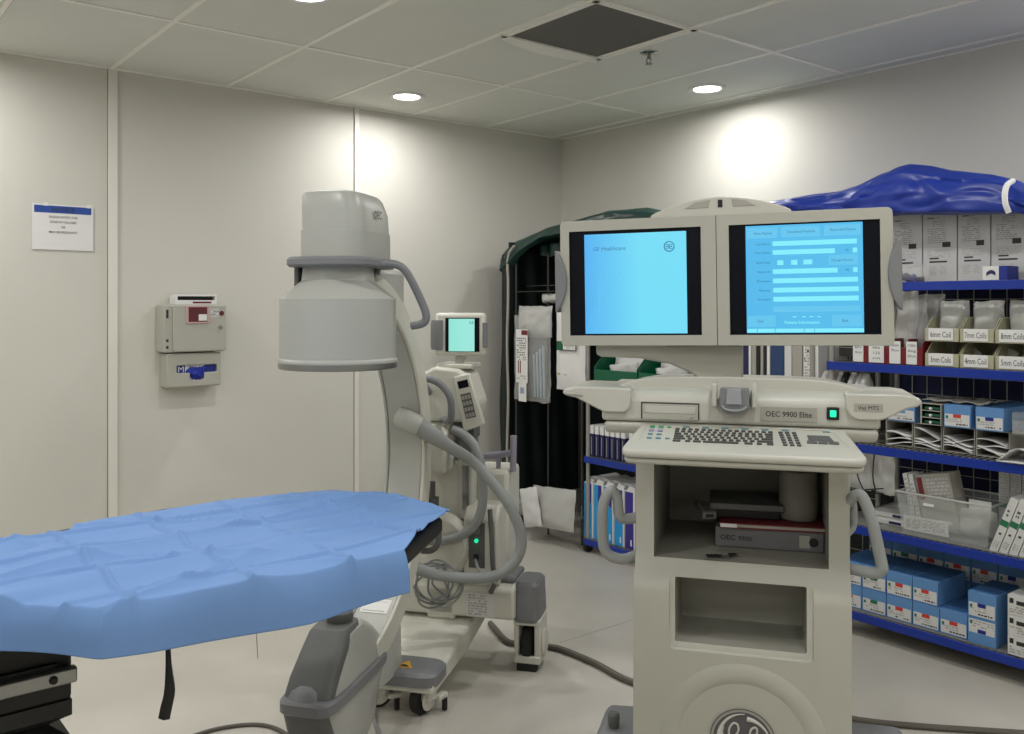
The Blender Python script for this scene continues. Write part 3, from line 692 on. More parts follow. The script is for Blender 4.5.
# upper housing
hs = MB().prism([(-.020, 1.139), (-.022, 1.205), (-.005, 1.226), (.02, 1.232), (.33, 1.232), (.33, 1.139)], 'x', -.402, .352, M_putty2)
hs.build('console_housing', wk, bevel=.010, seg=3)
MB().prism([(.01, 1.100), (-.012, 1.112), (-.018, 1.137), (.3, 1.137), (.3, 1.10)], 'x', -.396, .348, M_putty2).build('housing_belly', wk, bevel=.012, seg=3)
def rim(u, v_):
    x = -.40+.745*u; t = abs(2*u-1); zt = 1.283-.052*t**3.2; y = .10-.085*(1-t**4)*0
    y = .04+.04*(1-t**6)
    return (x, y+.01*v_+.05*(1-t**5)*(1-v_)*0, 1.225+(zt-1.225)*v_)
rimpoly = [(-.388+.73*i/60, 1.222+(1.265-1.222)*(1-abs(2*i/60-1)**5)) for i in range(61)]
MB().prism(rimpoly[::-1], 'y', .055, .075, M_putty2).prism([(x, z-.008) for x, z in rimpoly[::-1]], 'y', .075, .28, M_putty).build('tray_rim', wk, bevel=.004)
# wings
MB().prism([(-.515, 1.221), (-.512, 1.213), (-.498, 1.208), (-.475, 1.204), (-.41, 1.172), (-.39, 1.164), (-.335, 1.164), (-.318, 1.178), (-.314, 1.234), (-.47, 1.236), (-.505, 1.229)], 'y', -.034, .20, M_putty2).build('wing_handle', wk, bevel=.007)
wr_ = MB().prism([(.262, 1.235), (.262, 1.195), (.272, 1.175), (.292, 1.164), (.345, 1.164), (.365, 1.170), (.415, 1.198), (.440, 1.204), (.452, 1.213), (.450, 1.223), (.435, 1.231), (.40, 1.236)], 'y', -.034, .20, M_putty2).build('wing_handle', wk, bevel=.007)
MB().quad(.283, .356, 1.187, 1.209, -.0346, M_label).text('Vas MTS', .015, (.319, -.0352, 1.193), M_ink, align='c').build('name_plate', wr_)
MB().tube([(-.505, -.037, 1.2155), (-.455, -.037, 1.213)], .003, M_putty, seg=8).build('wing_groove', wk)
# drive slot, latch, plate, switch
ds = MB(); X0, X1, Z0, Z1, Yf = -.287, -.124, 1.148, 1.196, -.0228
ds.box(X0, X1, Yf-.001, Yf+.01, Z0, Z1, M_gap).box(X0+.004, X1-.003, Yf-.003, Yf, Z0, Z1-.004, M_putty).box(X0+.012, X1-.01, Yf-.0045, Yf, Z0+.018, Z1-.010, M_putty2)
ds.box(X1-.026, X1-.016, Yf-.005, Yf, Z0+.004, Z0+.011, M_label); ds.build('disc_drive', wk, bevel=.0008)
for x_ in (-.081, .025): MB().box(x_-.007, x_+.007, -.05, .02, 1.19, 1.256, M_putty2).build('latch_bracket', wk, bevel=.004)
lu = MB(); lu.prism(rpoly([(-.066, 1.244), (.012, 1.244), (.012, 1.185), (-.006, 1.172), (-.048, 1.172), (-.066, 1.185)], [.006, .006, .012, .01, .01, .012], 4), 'y', -.062, -.03, M_grey)
lu.prism([(-.046, 1.244), (-.010, 1.244), (-.006, 1.200), (-.05, 1.200)], 'y', -.068, -.062, mat('latch_light', (150, 152, 158), .4)).tube([(-.06, -.064, 1.195), (-.05, -.066, 1.186), (-.028, -.066, 1.183), (-.006, -.066, 1.186), (.006, -.064, 1.195)], .004, M_hose, seg=8, smooth=4)
lu.build('latch', wk, bevel=.004)
npl = MB().box(.042, .190, -.0245, -.018, 1.154, 1.192, M_label).text('OEC 9900 Elite', .021, (.116, -.0252, 1.166), M_ink, align='c', bold=.01, fit=.122).build('name_plate', wk)
MB().box(.215, .247, -.027, -.018, 1.162, 1.196, M_black).build('switch_bezel', wk, bevel=.002)
MB().box(.223, .239, -.031, -.025, 1.170, 1.188, M_led).build('green_power_switch', wk, bevel=.002)
# monitor arm and screens
MB().prism([(-.445, 1.356), (-.445, 1.322), (-.43, 1.314), (-.31, 1.311), (-.22, 1.295), (-.16, 1.270), (-.13, 1.25), (-.008, 1.25), (-.008, 1.356)], 'y', .13, .22, M_putty).build('monitor_arm', wk, bevel=.006)
MB().text('Healthcare', .010, (-.395, .1285, 1.338), M_label, fit=.04).build('lettering', wk)
MB().box(-.23, -.02, .09, .12, 1.352, 1.362, M_grey2).build('pivot_cover', wk, bevel=.002)
MB().cyl((-.07, .2, 1.20), (-.07, .2, 1.33), .055, M_putty).build('neck_post', wk)
def screen(x0, x1, nm, sc_x0, sc_x1, bz0, bz1):
    z0, z1 = 1.355, 1.735
    fr2 = MB().prism(rpoly([(x0, z0), (x1, z0), (x1, z1), (x0, z1)], [.014 if nm == 'l' else .002, .014 if nm == 'r' else .002, .018 if nm == 'r' else .002, .018 if nm == 'l' else .002], 5), 'y', .07, .125, M_putty)
    o = fr2.build('monitor', wk, bevel=.005, seg=3, cut=[MB().box(bz0, bz1, 0, .078, 1.386, 1.702, M_screenblk)])
    MB().box((x0+x1)/2-.19, (x0+x1)/2+.19, .12, .19, z0+.04, z1-.05, M_putty).build('monitor_back', o, bevel=.02)
    return o
mL = screen(-.547, -.0795, 'l', 0, 0, -.518, -.123)
mR = screen(-.078, .395, 'r', 0, 0, -.042, .362)
sl = MB().quad(-.472, -.165, 1.391, 1.692, .0745, M_scrL)
sl.text('GE', .016, (-.445, .0740, 1.642), M_scrInk).text('Healthcare', .017, (-.42, .0740, 1.642), M_scrInk)
for k in range(5):
    pts = [(-.468+.01*k+.03*math.sin(t*.8+k)*t/5+.012*t, .0741, 1.395+.045*t+.0*k) for t in range(0, 5)]
    sl.tube(pts, .0007, M_scrMid, seg=4, smooth=4)
gx, gz = -.215, 1.648
for r_ in (.0155, .0135):
    sl.tube([(gx+r_*math.cos(R(a)), .0738, gz+r_*math.sin(R(a))) for a in range(0, 360, 20)], .0009, M_scrInk, seg=4, closed=True)
for (sx, sz) in ((-1, 1), (1, 1), (-1, -1), (1, -1)):
    sl.tube([(gx+sx*(.001+.005*(1+math.cos(t))/1.2), .0738, gz+sz*(.0035+.0035*math.sin(t))) for t in [i*.7 for i in range(9)]], .0011, M_scrInk, seg=4)
sl.build('lit_screen', mL)
srb = MB().quad(.004, .318, 1.391, 1.698, .0745, M_scrR)
def f(x0, x1, z0, z1, m): srb.quad(x0, x1, z0, z1, .0741, m)
X = lambda px_: .004+(px_-182)/(630-182)*.314
Zf = lambda py_: 1.698-(py_-142)/(548-142)*.307
for x0, x1 in ((186, 308), (322, 470), (486, 622)): f(X(x0), X(x1), Zf(190), Zf(150), M_scrMid)
srb.text('New Patient', .010, (X(215), .0737, Zf(176)), M_scrInk).text('Scheduled Patients', .010, (X(345), .0737, Zf(174)), M_scrInk).text('Recorded Exams', .010, (X(508), .0737, Zf(172)), M_scrInk)
for (y_, x1, sm, nm) in ((212, 608, 0, 'Last Name'), (245, 526, 1, 'First Name'), (317, 535, 1, 'Patient ID'), (352, 610, 0, 'Procedure'), (387, 612, 0, 'Physician'), (421, 612, 0, 'Accession')):
    f(X(288), X(x1), Zf(y_+9), Zf(y_-9), M_scrHi); srb.text(nm, .009, (X(278), .0737, Zf(y_+4)), M_scrInk, align='r')
    if sm: f(X(592), X(609), Zf(y_+9), Zf(y_-9), M_scrHi); srb.text('MI', .009, (X(564), .0737, Zf(y_+4)), M_scrInk)
srb.text('Birth Date', .009, (X(278), .0737, Zf(286)), M_scrInk, align='r')
for x0, x1 in ((305, 329), (359, 383), (406, 440)): f(X(x0), X(x1), Zf(293), Zf(275), M_scrHi)
f(X(502), X(612), Zf(298), Zf(260), M_scrMid); srb.text('Change Format', .009, (X(512), .0737, Zf(284)), M_scrInk)
f(X(288), X(618), Zf(470), Zf(448), M_scrMid)
f(X(186), X(296), Zf(524), Zf(482), M_scrMid); f(X(510), X(622), Zf(524), Zf(482), M_scrMid)
srb.text('Exit', .011, (X(225), .0737, Zf(508)), M_scrInk).text('Exit', .011, (X(548), .0737, Zf(508)), M_scrInk)
srb.text('Patient Information', .012, (X(330), .0737, Zf(514)), M_scrHi, bold=.02, fit=.094)
for x in (362, 398, 426, 456): f(X(x), X(x+14), Zf(490), Zf(486), M_scrHi)
f(X(184), X(629), Zf(546), Zf(532), M_scrHi)
for x in (222, 292, 404, 444, 548): f(X(x), X(x+3), Zf(546), Zf(532), M_scrInk)
srb.build('lit_screen', mR)
def grip(x, sgn, z0, z1, parent):
    n = 14      # straight outer edge, curved inner edge lapping over the bezel
    pr = [(x, z0), (x, z1)]+[(x-sgn*(.004+.032*math.sin(math.pi*i/n)**.8), z1-(z1-z0)*i/n) for i in range(1, n)]
    MB().prism(pr if sgn > 0 else pr[::-1], 'y', .058, .12, M_grey).build('side_grip', parent, bevel=.004)
grip(-.562, -1, 1.455, 1.648, mL); grip(.416, 1, 1.45, 1.655, mR)
# crown over the screens
cw = [(-.27, 1.730)]+[(-.27+.40*i/24, 1.742+.046*math.sin(math.pi*i/24)**.85) for i in range(25)]+[(.13, 1.730)]
MB().prism([(a_, b_) for a_, b_ in cw][::-1], 'y', .08, .13, M_putty2).build('crown', wk, bevel=.004)
MB().box(-.073, -.060, .077, .081, 1.757, 1.779, M_black).prism([(-.17, 1.757), (-.10, 1.757), (-.095, 1.780), (-.14, 1.774)], 'y', .078, .081, M_label).prism([(-.035, 1.780), (-.03, 1.757), (.035, 1.757), (.005, 1.774)], 'y', .078, .081, M_label).build('crown_vent', wk, bevel=.001)

# the screens sit turned a little further and tipped on their neck
PV = Vector((-.075, .10, 1.54)); TW = Matrix.Translation(PV) @ Matrix.Rotation(R(-3), 4, 'Z') @ Matrix.Rotation(R(-.8), 4, 'Y') @ Matrix.Scale(1.0, 4) @ Matrix.Translation(-PV)
for o in [c for c in bpy.data.objects if c.parent == wk and c.name.split('.')[0] in ('monitor', 'crown', 'crown_vent', 'pivot_cover')]: o.matrix_local = TW

# things in the open bay of the workstation
def wth(name, label, cat, x, y, z, rz=0): 
    p = Matrix.Translation(WSo) @ Matrix.Rotation(WSa, 4, 'Z') @ Vector((x, y, z)); return thing(name, label, cat, tuple(p), WSa+rz)
bd = wth('ring_binder', 'thick grey ring binder lying on its side in the open bay of the workstation', 'binder', .066, .15, .7525)
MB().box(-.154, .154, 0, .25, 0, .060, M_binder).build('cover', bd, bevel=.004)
MB().text('OEC', .022, (-.140, -.0008, .022), M_ink, bold=.015).text('9900', .020, (-.088, -.0008, .022), M_ink, bold=.01).build('lettering', bd)
MB().lathe([(.006, -.002), (.013, -.002), (.013, 0)], M_black, c=(.125, 0, .03), axis='y', seg=20).build('finger_hole', bd)
MB().box(.085, .115, -.0012, 0, .012, .048, M_label).build('spine_label', bd)
rbk = wth('red_folder', 'thin red folder lying on the grey ring binder', 'folder', .075, .14, .813, R(2))
MB().box(-.15, .15, 0, .24, 0, .003, M_redbook).box(-.15, .15, 0, .24, .012, .015, M_redbook).build('cover', rbk)
MB().box(-.147, .147, .003, .236, .003, .012, M_label).build('pages', rbk)
MB().box(-.148, -.10, -.001, 0, .002, .013, M_paper).build('spine_label', rbk)
gm = wth('grey_manual', 'grey booklet with dark pages on the red folder, behind the front edge', 'booklet', .0, .19, .829, R(3))
MB().box(-.105, .11, 0, .2, .025, .045, M_grey2).box(-.1, .1, .01, .2, 0, .025, M_black).build('cover', gm, bevel=.003)
ph = wth('handset', 'small grey handset leaning at the left end of the red folder', 'remote control', -.105, .16, .829, R(12))
MB().prism([(0, 0), (.17, 0), (.17, .018), (.1, .03), (0, .022)], 'x', -.022, .022, M_grey).build('shell', ph, bevel=.005)
MB().quad(-.012, .012, .006, .016, -.001, M_black).build('display', ph)
rp = wth('paper_roll', 'upright white paper roll on the folder at the right end of the bay', 'paper roll', .152, .25, .829)
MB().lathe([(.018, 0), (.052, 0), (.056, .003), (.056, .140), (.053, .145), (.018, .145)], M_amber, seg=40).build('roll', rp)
MB().lathe([(.016, .001), (.018, .001), (.018, .146), (.016, .146)], M_label, seg=24).build('core', rp)
ky = wth('key_bunch', 'small bunch of black-topped keys on the bay floor in front of the binder', 'keys', -.055, .035, .7525)
MB().tube([(.02*math.cos(t*.785)-.0, .012*math.sin(t*.785), .003) for t in range(8)], .0015, M_steel, seg=6, closed=True, smooth=3).build('ring', ky)
for k_, (dx, dy, an) in enumerate(((-.03, -.005, .2), (-.01, -.012, -.3), (.03, .012, .5))):
    MB(Matrix.Translation((dx, dy, .003+.002*k_)) @ Matrix.Rotation(an, 4, 'Z')).box(-.022, .0, -.009, .009, 0, .003, M_black).box(0, .024, -.003, .003, 0, .002, M_steel).build('key', ky)

# ---------------------------------------------------------------- cables on the floor
def cable(pts, r, m, label, cat='cable', nm='floor_cable'):
    o = MB().tube([(x, y, r) for x, y in pts], r, m, seg=8, smooth=8).build(nm); tag(o, label, cat)
M_cab = mat('cable_taupe', (92, 88, 80), .6)
cable([(-.10, 4.1), (-.02, 3.88), (.06, 3.86), (.16, 3.82), (.22, 3.78), (.34, 3.64), (.43, 3.50), (.52, 3.42), (.64, 3.38)], .013, M_cab, 'thick grey-brown cable on the floor from the wheeled stand to the workstation')
cable([(.95, 3.32), (1.08, 3.24), (1.22, 3.15), (1.42, 3.10), (1.75, 3.05)], .011, M_cab, 'grey-brown cable on the floor at the right side of the workstation', nm='power_cord')
cable([(-1.2, 2.85), (-1.1, 3.02), (-1.0, 3.10), (-.88, 3.12), (-.78, 3.06), (-.70, 2.94)], .007, M_cab, 'thin grey cable curving on the floor left of the tube head', nm='thin_cord')
cable([(-.50, 3.24), (-.48, 3.14), (-.455, 3.05), (-.47, 2.96)], .006, M_hose, 'short pale cable on the floor beside the front caster', nm='pale_cord')

# ---------------------------------------------------------------- shelving (room frame: x along the right wall, y into it)
FA, BA = 3.68, 4.29        # front and back of the shelves
SZ = [.113, .497, .860, 1.219, 1.573, 1.86]
def shelf_unit(b0, b1, levels, label, blue=True, group=None, grid=True, lin=()):
    t = rthing('wire_shelving', label, 'shelving', (b0+b1)/2, FA, 0)
    hw = (b1-b0)/2
    for x in (-hw+.012, hw-.012):
        for y in (.014, BA-FA-.014):
            p = MB().cyl((x, y, .03), (x, y, 1.90), .0125, M_wire, seg=12).build('post', t)
            MB().lathe([(.01, -.012), (.03, -.012), (.03, .012), (.01, .012)], M_rubber, c=(x, y, .03), axis='x', seg=20).build('caster', p)
    for i, z in enumerate(levels):
        s = MB()
        D = BA-FA
        for y in (.004, D*.33, D*.66, D-.004): s.box(-hw+.01, hw-.01, y-.003, y+.003, z-.010, z-.004, M_wire)
        nw = int((b1-b0)/.028)
        for k in range(nw+1):
            x = -hw+.01+(2*hw-.02)*k/nw; s.box(x-.0018, x+.0018, 0, D, z-.004, z, M_wire)
        # zig-zag truss of the front edge
        for k in range(int((b1-b0)/.03)):
            x = -hw+.01+k*.03; s.box(x, x+.02, -.001, .003, z-.03+.012*(k % 2), z-.026+.012*(k % 2), M_wire)
        s.box(-hw+.01, hw-.01, .0, .005, z-.036, z-.030, M_wire)
        o = s.build('wire_shelf', t)
        if blue:
            MB().box(-hw, hw, -.012, -.003, z-.038, z-.001, M_blueshelf).build('blue_edge_strip', t, bevel=.002)
        if i in lin: MB().box(-hw+.02, hw-.02, .004, D-.01, z, z+.003, M_liner).build('shelf_liner', t)
    if grid:
        g_ = MB()
        nb = int((b1-b0)/.072)
        for k in range(nb+1):
            x = -hw+.02+(2*hw-.04)*k/nb; g_.box(x-.0018, x+.0018, D-.022, D-.018, .08, 1.86, M_wire)
        for k in range(20): g_.box(-hw+.02, hw-.02, D-.019, D-.016, .12+.092*k, .1235+.092*k, M_wire)
        g_.build('back_grid', t)
    return t
shelf_unit(-2.283, -1.0, SZ[:5], 'wire shelving with wide blue edge strips at the right edge of the photo', lin=(0, 1))
shelf_unit(-3.895, -2.36, [.085, .575, 1.02], 'blue-edged wire shelving behind the twin screens, holding green bins')
M_dwire = mat('dark_wire', (62, 62, 60), .4, metal=.5)
t1 = rthing('wire_rack', 'tall hanging rack inside the dark green cover in the room corner', 'rack', -4.245, FA, 0)
for x in (-.32, .0, .31):
    for y in (.014, .58): 
        if x == 0 and y > .1: continue
        MB().cyl((x, y, .03), (x, y, 1.80), .006 if x == 0 else .009, M_dwire, seg=12).build('post', t1)
bs = MB()
for k in range(24): bs.box(-.32+k*.0278, -.317+k*.0278, 0, .58, .195, .199, M_wire)
for y in (0, .58): bs.box(-.32, .32, y-.003, y+.003, .19, .195, M_wire)
for k in range(16): bs.box(-.32+k*.0427, -.3175+k*.0427, -.002, .001, .195, .27, M_wire)
bs.build('wire_basket', t1)
MB().box(-.32, .32, .0, .006, 1.56, 1.566, M_dwire).box(-.32, .32, .1, .106, 1.60, 1.606, M_dwire).build('hanging_rail', t1)

# covers
def fab(b, a, z, s=1.): return noise.noise(Vector((b*3.1, a*3.3, z*2+5)))*.02*s+noise.noise(Vector((b*9, a*8, z*6)))*.007*s
def lut(t, x):
    if x <= t[0][0]: return t[0][1]
    for (x0, y0), (x1, y1) in zip(t, t[1:]):
        if x <= x1: return y0+(y1-y0)*(x-x0)/(x1-x0)
    return t[-1][1]
bc = thing('blue_cover', 'royal blue vinyl cover rolled up over the top of the right-hand shelving', 'shelf cover', (0, 0, 0), ROOM)
ztop = [(-2.80, 1.95), (-2.595, 1.992), (-2.27, 2.0), (-2.18, 2.02), (-2.078, 2.055), (-2.0, 2.078), (-1.942, 2.085), (-1.85, 2.065), (-1.77, 2.038), (-1.6, 2.0), (-1.498, 1.965), (-1.47, 1.94), (-1.4, 1.90), (-1.0, 1.86)]
zbot = [(-2.80, 1.93), (-2.4, 1.89), (-2.248, 1.878), (-1.95, 1.862), (-1.469, 1.828), (-1.4, 1.80), (-1.0, 1.78)]
def bcov(u, v_):
    b = -2.80+1.80*u; zt, zb = lut(ztop, b), lut(zbot, b); hgt = zt-zb
    prof = [(0, 3.70, 0.0), (.12, 3.645, .05), (.3, 3.64, .42), (.45, 3.68, .80), (.58, 3.76, 1.0), (.72, 3.95, .80), (.86, 4.18, .72), (.93, 4.30, .60), (1, 4.32, -.1)]
    a = lut([(p[0], p[1]) for p in prof], v_); k = lut([(p[0], p[2]) for p in prof], v_)
    # folds fanning out from the high point
    ang = math.atan2(zb+hgt*k-2.08, b+1.94)
    fold = (.018*abs(math.sin(ang*6+b*3))-.007)*min(1, abs(b+1.94)*4)+.010*(1-min(1, abs(noise.noise(Vector((b*4.2, a*2+k*3.2, 1.3))))*5))
    return (b+.0, a+fold*(1 if v_ < .6 else .3)+fab(b, a, k, .6), zb+hgt*k+fab(b+3, a, k, .25 if .1 < v_ < .6 else .12))
MB().sheet(bcov, 120, 60, M_bluecov).build('rolled_flap', bc, solid=.002, angle=60)
MB().box(-2.31, -1.0, 4.315, 4.319, .05, 1.87, M_navy).build('back_panel', bc)
rg = MB()
rg.tube([(-1.470, 3.60, 1.825), (-1.478, 3.59, 1.86), (-1.484, 3.60, 1.90), (-1.488, 3.63, 1.935), (-1.488, 3.68, 1.955)], .011, M_paper, seg=8, smooth=5)
rg.build('white_strap', bc)

gc = thing('green_cover', 'dark green vinyl shelf cover with white edging in the room corner', 'shelf cover', (0, 0, 0), ROOM)
gt = [(-4.68, 1.86), (-4.63, 1.90), (-4.5, 1.925), (-4.309, 1.965), (-4.0, 2.0), (-3.767, 2.028), (-3.449, 2.025), (-3.337, 2.0), (-3.2, 1.98), (-2.75, 1.97)]
gbt = [(-4.68, 1.68), (-4.58, 1.73), (-4.5, 1.79), (-4.40, 1.84), (-4.25, 1.89), (-3.9, 1.91), (-2.75, 1.90)]
def gcov(u, v_):
    b = -4.68+1.92*u; zt, zb = lut(gt, b), lut(gbt, b); hgt = zt-zb
    prof = [(0, 3.68, 0.0), (.15, 3.64, .15), (.4, 3.68, .8), (.5, 3.74, 1.0), (.8, 4.1, .85), (.93, 4.30, .7), (1, 4.33, -.3)]
    a = lut([(p[0], p[1]) for p in prof], v_); k = lut([(p[0], p[2]) for p in prof], v_)
    return (b, a+fab(b, a, k, .8), zb+hgt*k+fab(b+1, a, k, .3))
MB().sheet(gcov, 100, 40, M_green).build('top', gc, solid=.002, angle=60)
def gs(u, v_):
    a = 3.66+.66*u; z = .03+1.86*v_; return (-4.60+.008*math.sin(a*40+z*2), a, z)
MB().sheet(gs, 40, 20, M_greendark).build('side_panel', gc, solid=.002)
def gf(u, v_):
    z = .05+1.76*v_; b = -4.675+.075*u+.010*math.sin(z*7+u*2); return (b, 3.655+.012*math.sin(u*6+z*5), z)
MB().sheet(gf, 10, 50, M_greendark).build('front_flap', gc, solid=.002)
MB().tube([(-4.595+.006*math.sin(z*9), 3.645, z) for z in [.06+.1*i for i in range(18)]]+[(-4.57, 3.64, 1.82), (-4.52, 3.64, 1.86)], .009, M_label, seg=8, smooth=2).build('white_edging', gc)
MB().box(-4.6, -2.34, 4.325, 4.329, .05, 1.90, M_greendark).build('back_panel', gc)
def gcur(u, v_):
    b = -4.45+.6*u; return (b, 3.80+.03*math.sin(u*20), 1.90-.07*v_*(1+.3*math.sin(u*7))-.03*(1-u))
MB().sheet(gcur, 40, 8, M_green).build('gathered_curtain', gc, solid=.002)

# ---- boxes
def label_tag(t, x0, x1, z0, z1, y, colour, flip=False, big=False):
    l = MB(); l.quad(x0, x1, z0, z1, y, M_white2); h = z1-z0; w_ = x1-x0
    cx = (x0+x1)/2
    if flip: l.quad(cx-w_*.16, cx+w_*.16, z0+h*.02, z0+h*.30, y-.0004, colour); l.lines(x0+w_*.05, x1-w_*.05, z0+h*.4, z0+h*.95, 3, y-.0004, M_label, fill=.5)
    else: l.quad(cx-w_*.16, cx+w_*.16, z1-h*.30, z1-h*.0, y-.0004, colour); l.lines(x0+w_*.05, x1-w_*.3, z0+h*.3, z0+h*.65, 2, y-.0004, M_label, fill=.5); l.lines(x0+w_*.35, x1-w_*.05, z0+h*.08, z0+h*.26, 1, y-.0004, M_ink, fill=.6)
    l.quad(x0+w_*.04, x0+w_*.14, z0+h*.62, z0+h*.85, y-.0004, M_grn)
    return l.build('label_sticker', t)
_sb = {}
def suture(b0, b1, a0, dep, z0, h, colour, label, flip=False, group='light blue card boxes of supplies'):
    w_ = b1-b0-.003
    t = rthing('supply_box', label, 'box', (b0+b1)/2, a0, z0, group)
    k = (round(w_, 3), round(dep, 3), round(h, 3))
    mb = MB().box(-w_/2, w_/2, 0, dep, 0, h-.001, M_box); 
    mb.build('carton', t, bevel=.0015, seg=1)
    MB().box(-w_/2+.002, w_/2-.002, .02, dep-.002, h-.0012, h-.0004, M_boxtop).build('lid', t)
    label_tag(t, -w_/2+.004, w_/2-.004, h*(.06 if not flip else .42), h*(.58 if not flip else .94), -.0006, colour, flip)
    return t
z0 = SZ[0]+.0035
cols = [(-2.25, -2.128), (-2.128, -2.014), (-2.014, -1.898), (-1.898, -1.782), (-1.782, -1.668)]
ccol = [M_red, M_grn, M_red, M_red, M_red]; cname = ['red', 'green', 'red', 'red', 'red']
ordl = ['first', 'second', 'third', 'fourth', 'fifth']
for i, (b0, b1) in enumerate(cols):
    suture(b0, b1, 3.70, .25, z0, .102, ccol[i], 'light blue %s-marked box, %s from left in the bottom front row' % (cname[i], ordl[i]))
    if i < 4: suture(b0, b1-(.006 if i == 3 else 0), 3.70, .25, z0+.102, .102, ccol[i], 'light blue %s-marked box, %s from left in the upper front row' % (cname[i], ordl[i]))
bcols = [-2.26, -2.144, -2.02, -1.902, -1.785, -1.673, -1.56]
bcc = [M_grn, M_grn, M_red, M_red, M_red, M_bluep]; bcn = ['green', 'green', 'red', 'red', 'red', 'blue']
for i in range(6):
    suture(bcols[i], bcols[i+1], 3.99, .24, z0, .148, bcc[i], 'light blue box under another at the back of the lowest shelf, mostly hidden', group='hidden back row boxes of the lowest shelf')
    suture(bcols[i], bcols[i+1], 3.99, .24, z0+.148, .118, bcc[i], 'light blue %s-marked box, %s from left in the back row, lowest shelf' % (bcn[i], (ordl+['sixth'])[i]))
suture(-1.664, -1.553, 3.69, .22, z0, .104, M_bluep, 'light blue box with an upside-down blue-marked label beside the white boxes, lowest shelf', flip=True)
suture(-1.664, -1.553, 3.69, .22, z0+.104, .104, M_bluep, 'light blue box with blue-marked label stacked on the upside-down one, lowest shelf')
for k in range(3):
    w_ = .135
    t = rthing('white_supply_box', 'white box with a black bar, %s of the stack of three, lowest shelf' % ('bottom', 'middle', 'top')[k], 'box', -1.44, 3.68, z0+.078*k, 'white boxes at the right end of the lowest shelf')
    MB().box(-w_/2, w_/2, 0, .2, 0, .077, M_white2).build('carton', t, bevel=.0015, seg=1)
    MB().quad(-.035, .03, .042, .058, -.0006, M_ink).lines(-.06, .06, .008, .036, 3, -.0006, M_label).quad(-.06, -.045, .045, .065, -.0006, M_ink).build('label_print', t)
suture(-1.49, -1.375, 3.80, .2, z0+.236, .09, M_bluep, 'light blue box lying on top of the white boxes, lowest shelf')

# fourth shelf: flat packs, clear tub, books
z4 = SZ[1]+.0035
for k in range(2):
    t = rthing('flat_pack', 'flat white pack with a blue label, %s of two left of the clear tub' % ('lower', 'upper')[k], 'pack', -2.04, 3.78+.03*k, z4+.024*k, 'white flat packs on the fourth shelf')
    MB().box(-.11, .09, 0, .22, 0, .022, M_white2).build('carton', t, bevel=.003)
    MB().quad(-.005, .05, .005, .017, -.0006, M_navyb).build('blue_label', t)
tu = rthing('clear_tub', 'translucent plastic tub full of packaged supplies on the second shelf up', 'tub', -1.765, 3.72, z4)
def tubshell(z):
    k = z/.17; return (-.185-.025*k, .165+.02*k, .0-.012*k, .24+.02*k)
vs = []; fs = []
for z in (0, .17):
    x0, x1, y0, y1 = tubshell(z); vs += [(x0, y0, z), (x1, y0, z), (x1, y1, z), (x0, y1, z)]
for z in (.17, .004):
    x0, x1, y0, y1 = tubshell(z); vs += [(x0+.003, y0+.003, z), (x1-.003, y0+.003, z), (x1-.003, y1-.003, z), (x0+.003, y1-.003, z)]
fs = [(3, 2, 1, 0)]+[(k, (k+1) % 4, 4+(k+1) % 4, 4+k) for k in range(4)]+[(4+k, 4+(k+1) % 4, 8+(k+1) % 4, 8+k) for k in range(4)]+[(8+k, 8+(k+1) % 4, 12+(k+1) % 4, 12+k) for k in range(4)]+[(12, 13, 14, 15)]
MB().add(vs, fs, M_tub).build('shell', tu, angle=20)
x0, x1, y0, y1 = tubshell(.17)
MB().tube([(x0, y0, .17), (x1, y0, .17), (x1, y1, .17), (x0, y1, .17)], .005, mat('tub_rim', (196, 198, 196), .3, alpha=.8), seg=8, closed=True).build('rim', tu)
MB().quad(-.09, -.045, .128, .140, -.012, M_paper).build('small_label', tu)
for k, (bx, tz) in enumerate(((-.15, 14), (-.125, 14), (-.095, 14))):
    t = rthing('supply_carton', ['thin white box leaning in the clear tub, leftmost of three', 'thin white box leaning in the clear tub, middle of three', 'wide grey box with a maroon strip leaning in the clear tub'][k], 'box', -1.765+bx-.02, 3.78, z4+.006, 'boxes leaning in the clear tub')
    m = Matrix.Rotation(R(-12), 4, 'Y'); w_ = .02 if k < 2 else .15
    MB(m).box(0, w_, 0, .1, .035*0+.0, .235, M_white2 if k < 2 else M_label).build('carton', t, bevel=.001)
    if k == 2: MB(m).quad(.005, .028, .13, .225, -.0006, M_redbook).lines(.045, .14, .13, .22, 6, -.0006, M_carton).build('maroon_strip', t)
    else: MB(m).lines(.003, .017, .05, .22, 9, -.0006, M_label).build('label_print', t)
t = rthing('paper_booklet', 'white folded instruction leaflet standing inside the front of the clear tub', 'leaflet', -1.86, 3.725, z4+.008)
MB(Matrix.Rotation(R(6), 4, 'X')).box(-.09, .10, .006, .010, 0, .062, M_paper).lines(-.08, .09, .008, .055, 8, .0055, M_label).build('sheet', t)
t = rthing('white_card', 'small blank white card standing at the back of the clear tub', 'card', -1.69, 3.86, z4+.006)
MB().box(-.045, .045, 0, .004, .05, .15, M_paper).box(-.02, .02, 0, .003, 0, .05, M_paper).build('sheet', t)
def pillow(w_, h, th, seed, nu=14, nv=16, crumple=.012):
    def fn(s):
        def g(u, v_):
            x = (u-.5)*w_; z = v_*h; e = (1-abs(2*u-1)**4)*(1-abs(2*v_-1)**4)
            nz = noise.noise(Vector((x*18+seed, z*18, s*3)))
            return (x+noise.noise(Vector((z*12, seed, 1)))*crumple*.8, s*(th/2*e+nz*crumple*e)-0, z+noise.noise(Vector((x*14, seed, 5)))*crumple)
        return g
    mb = MB(); return mb, fn
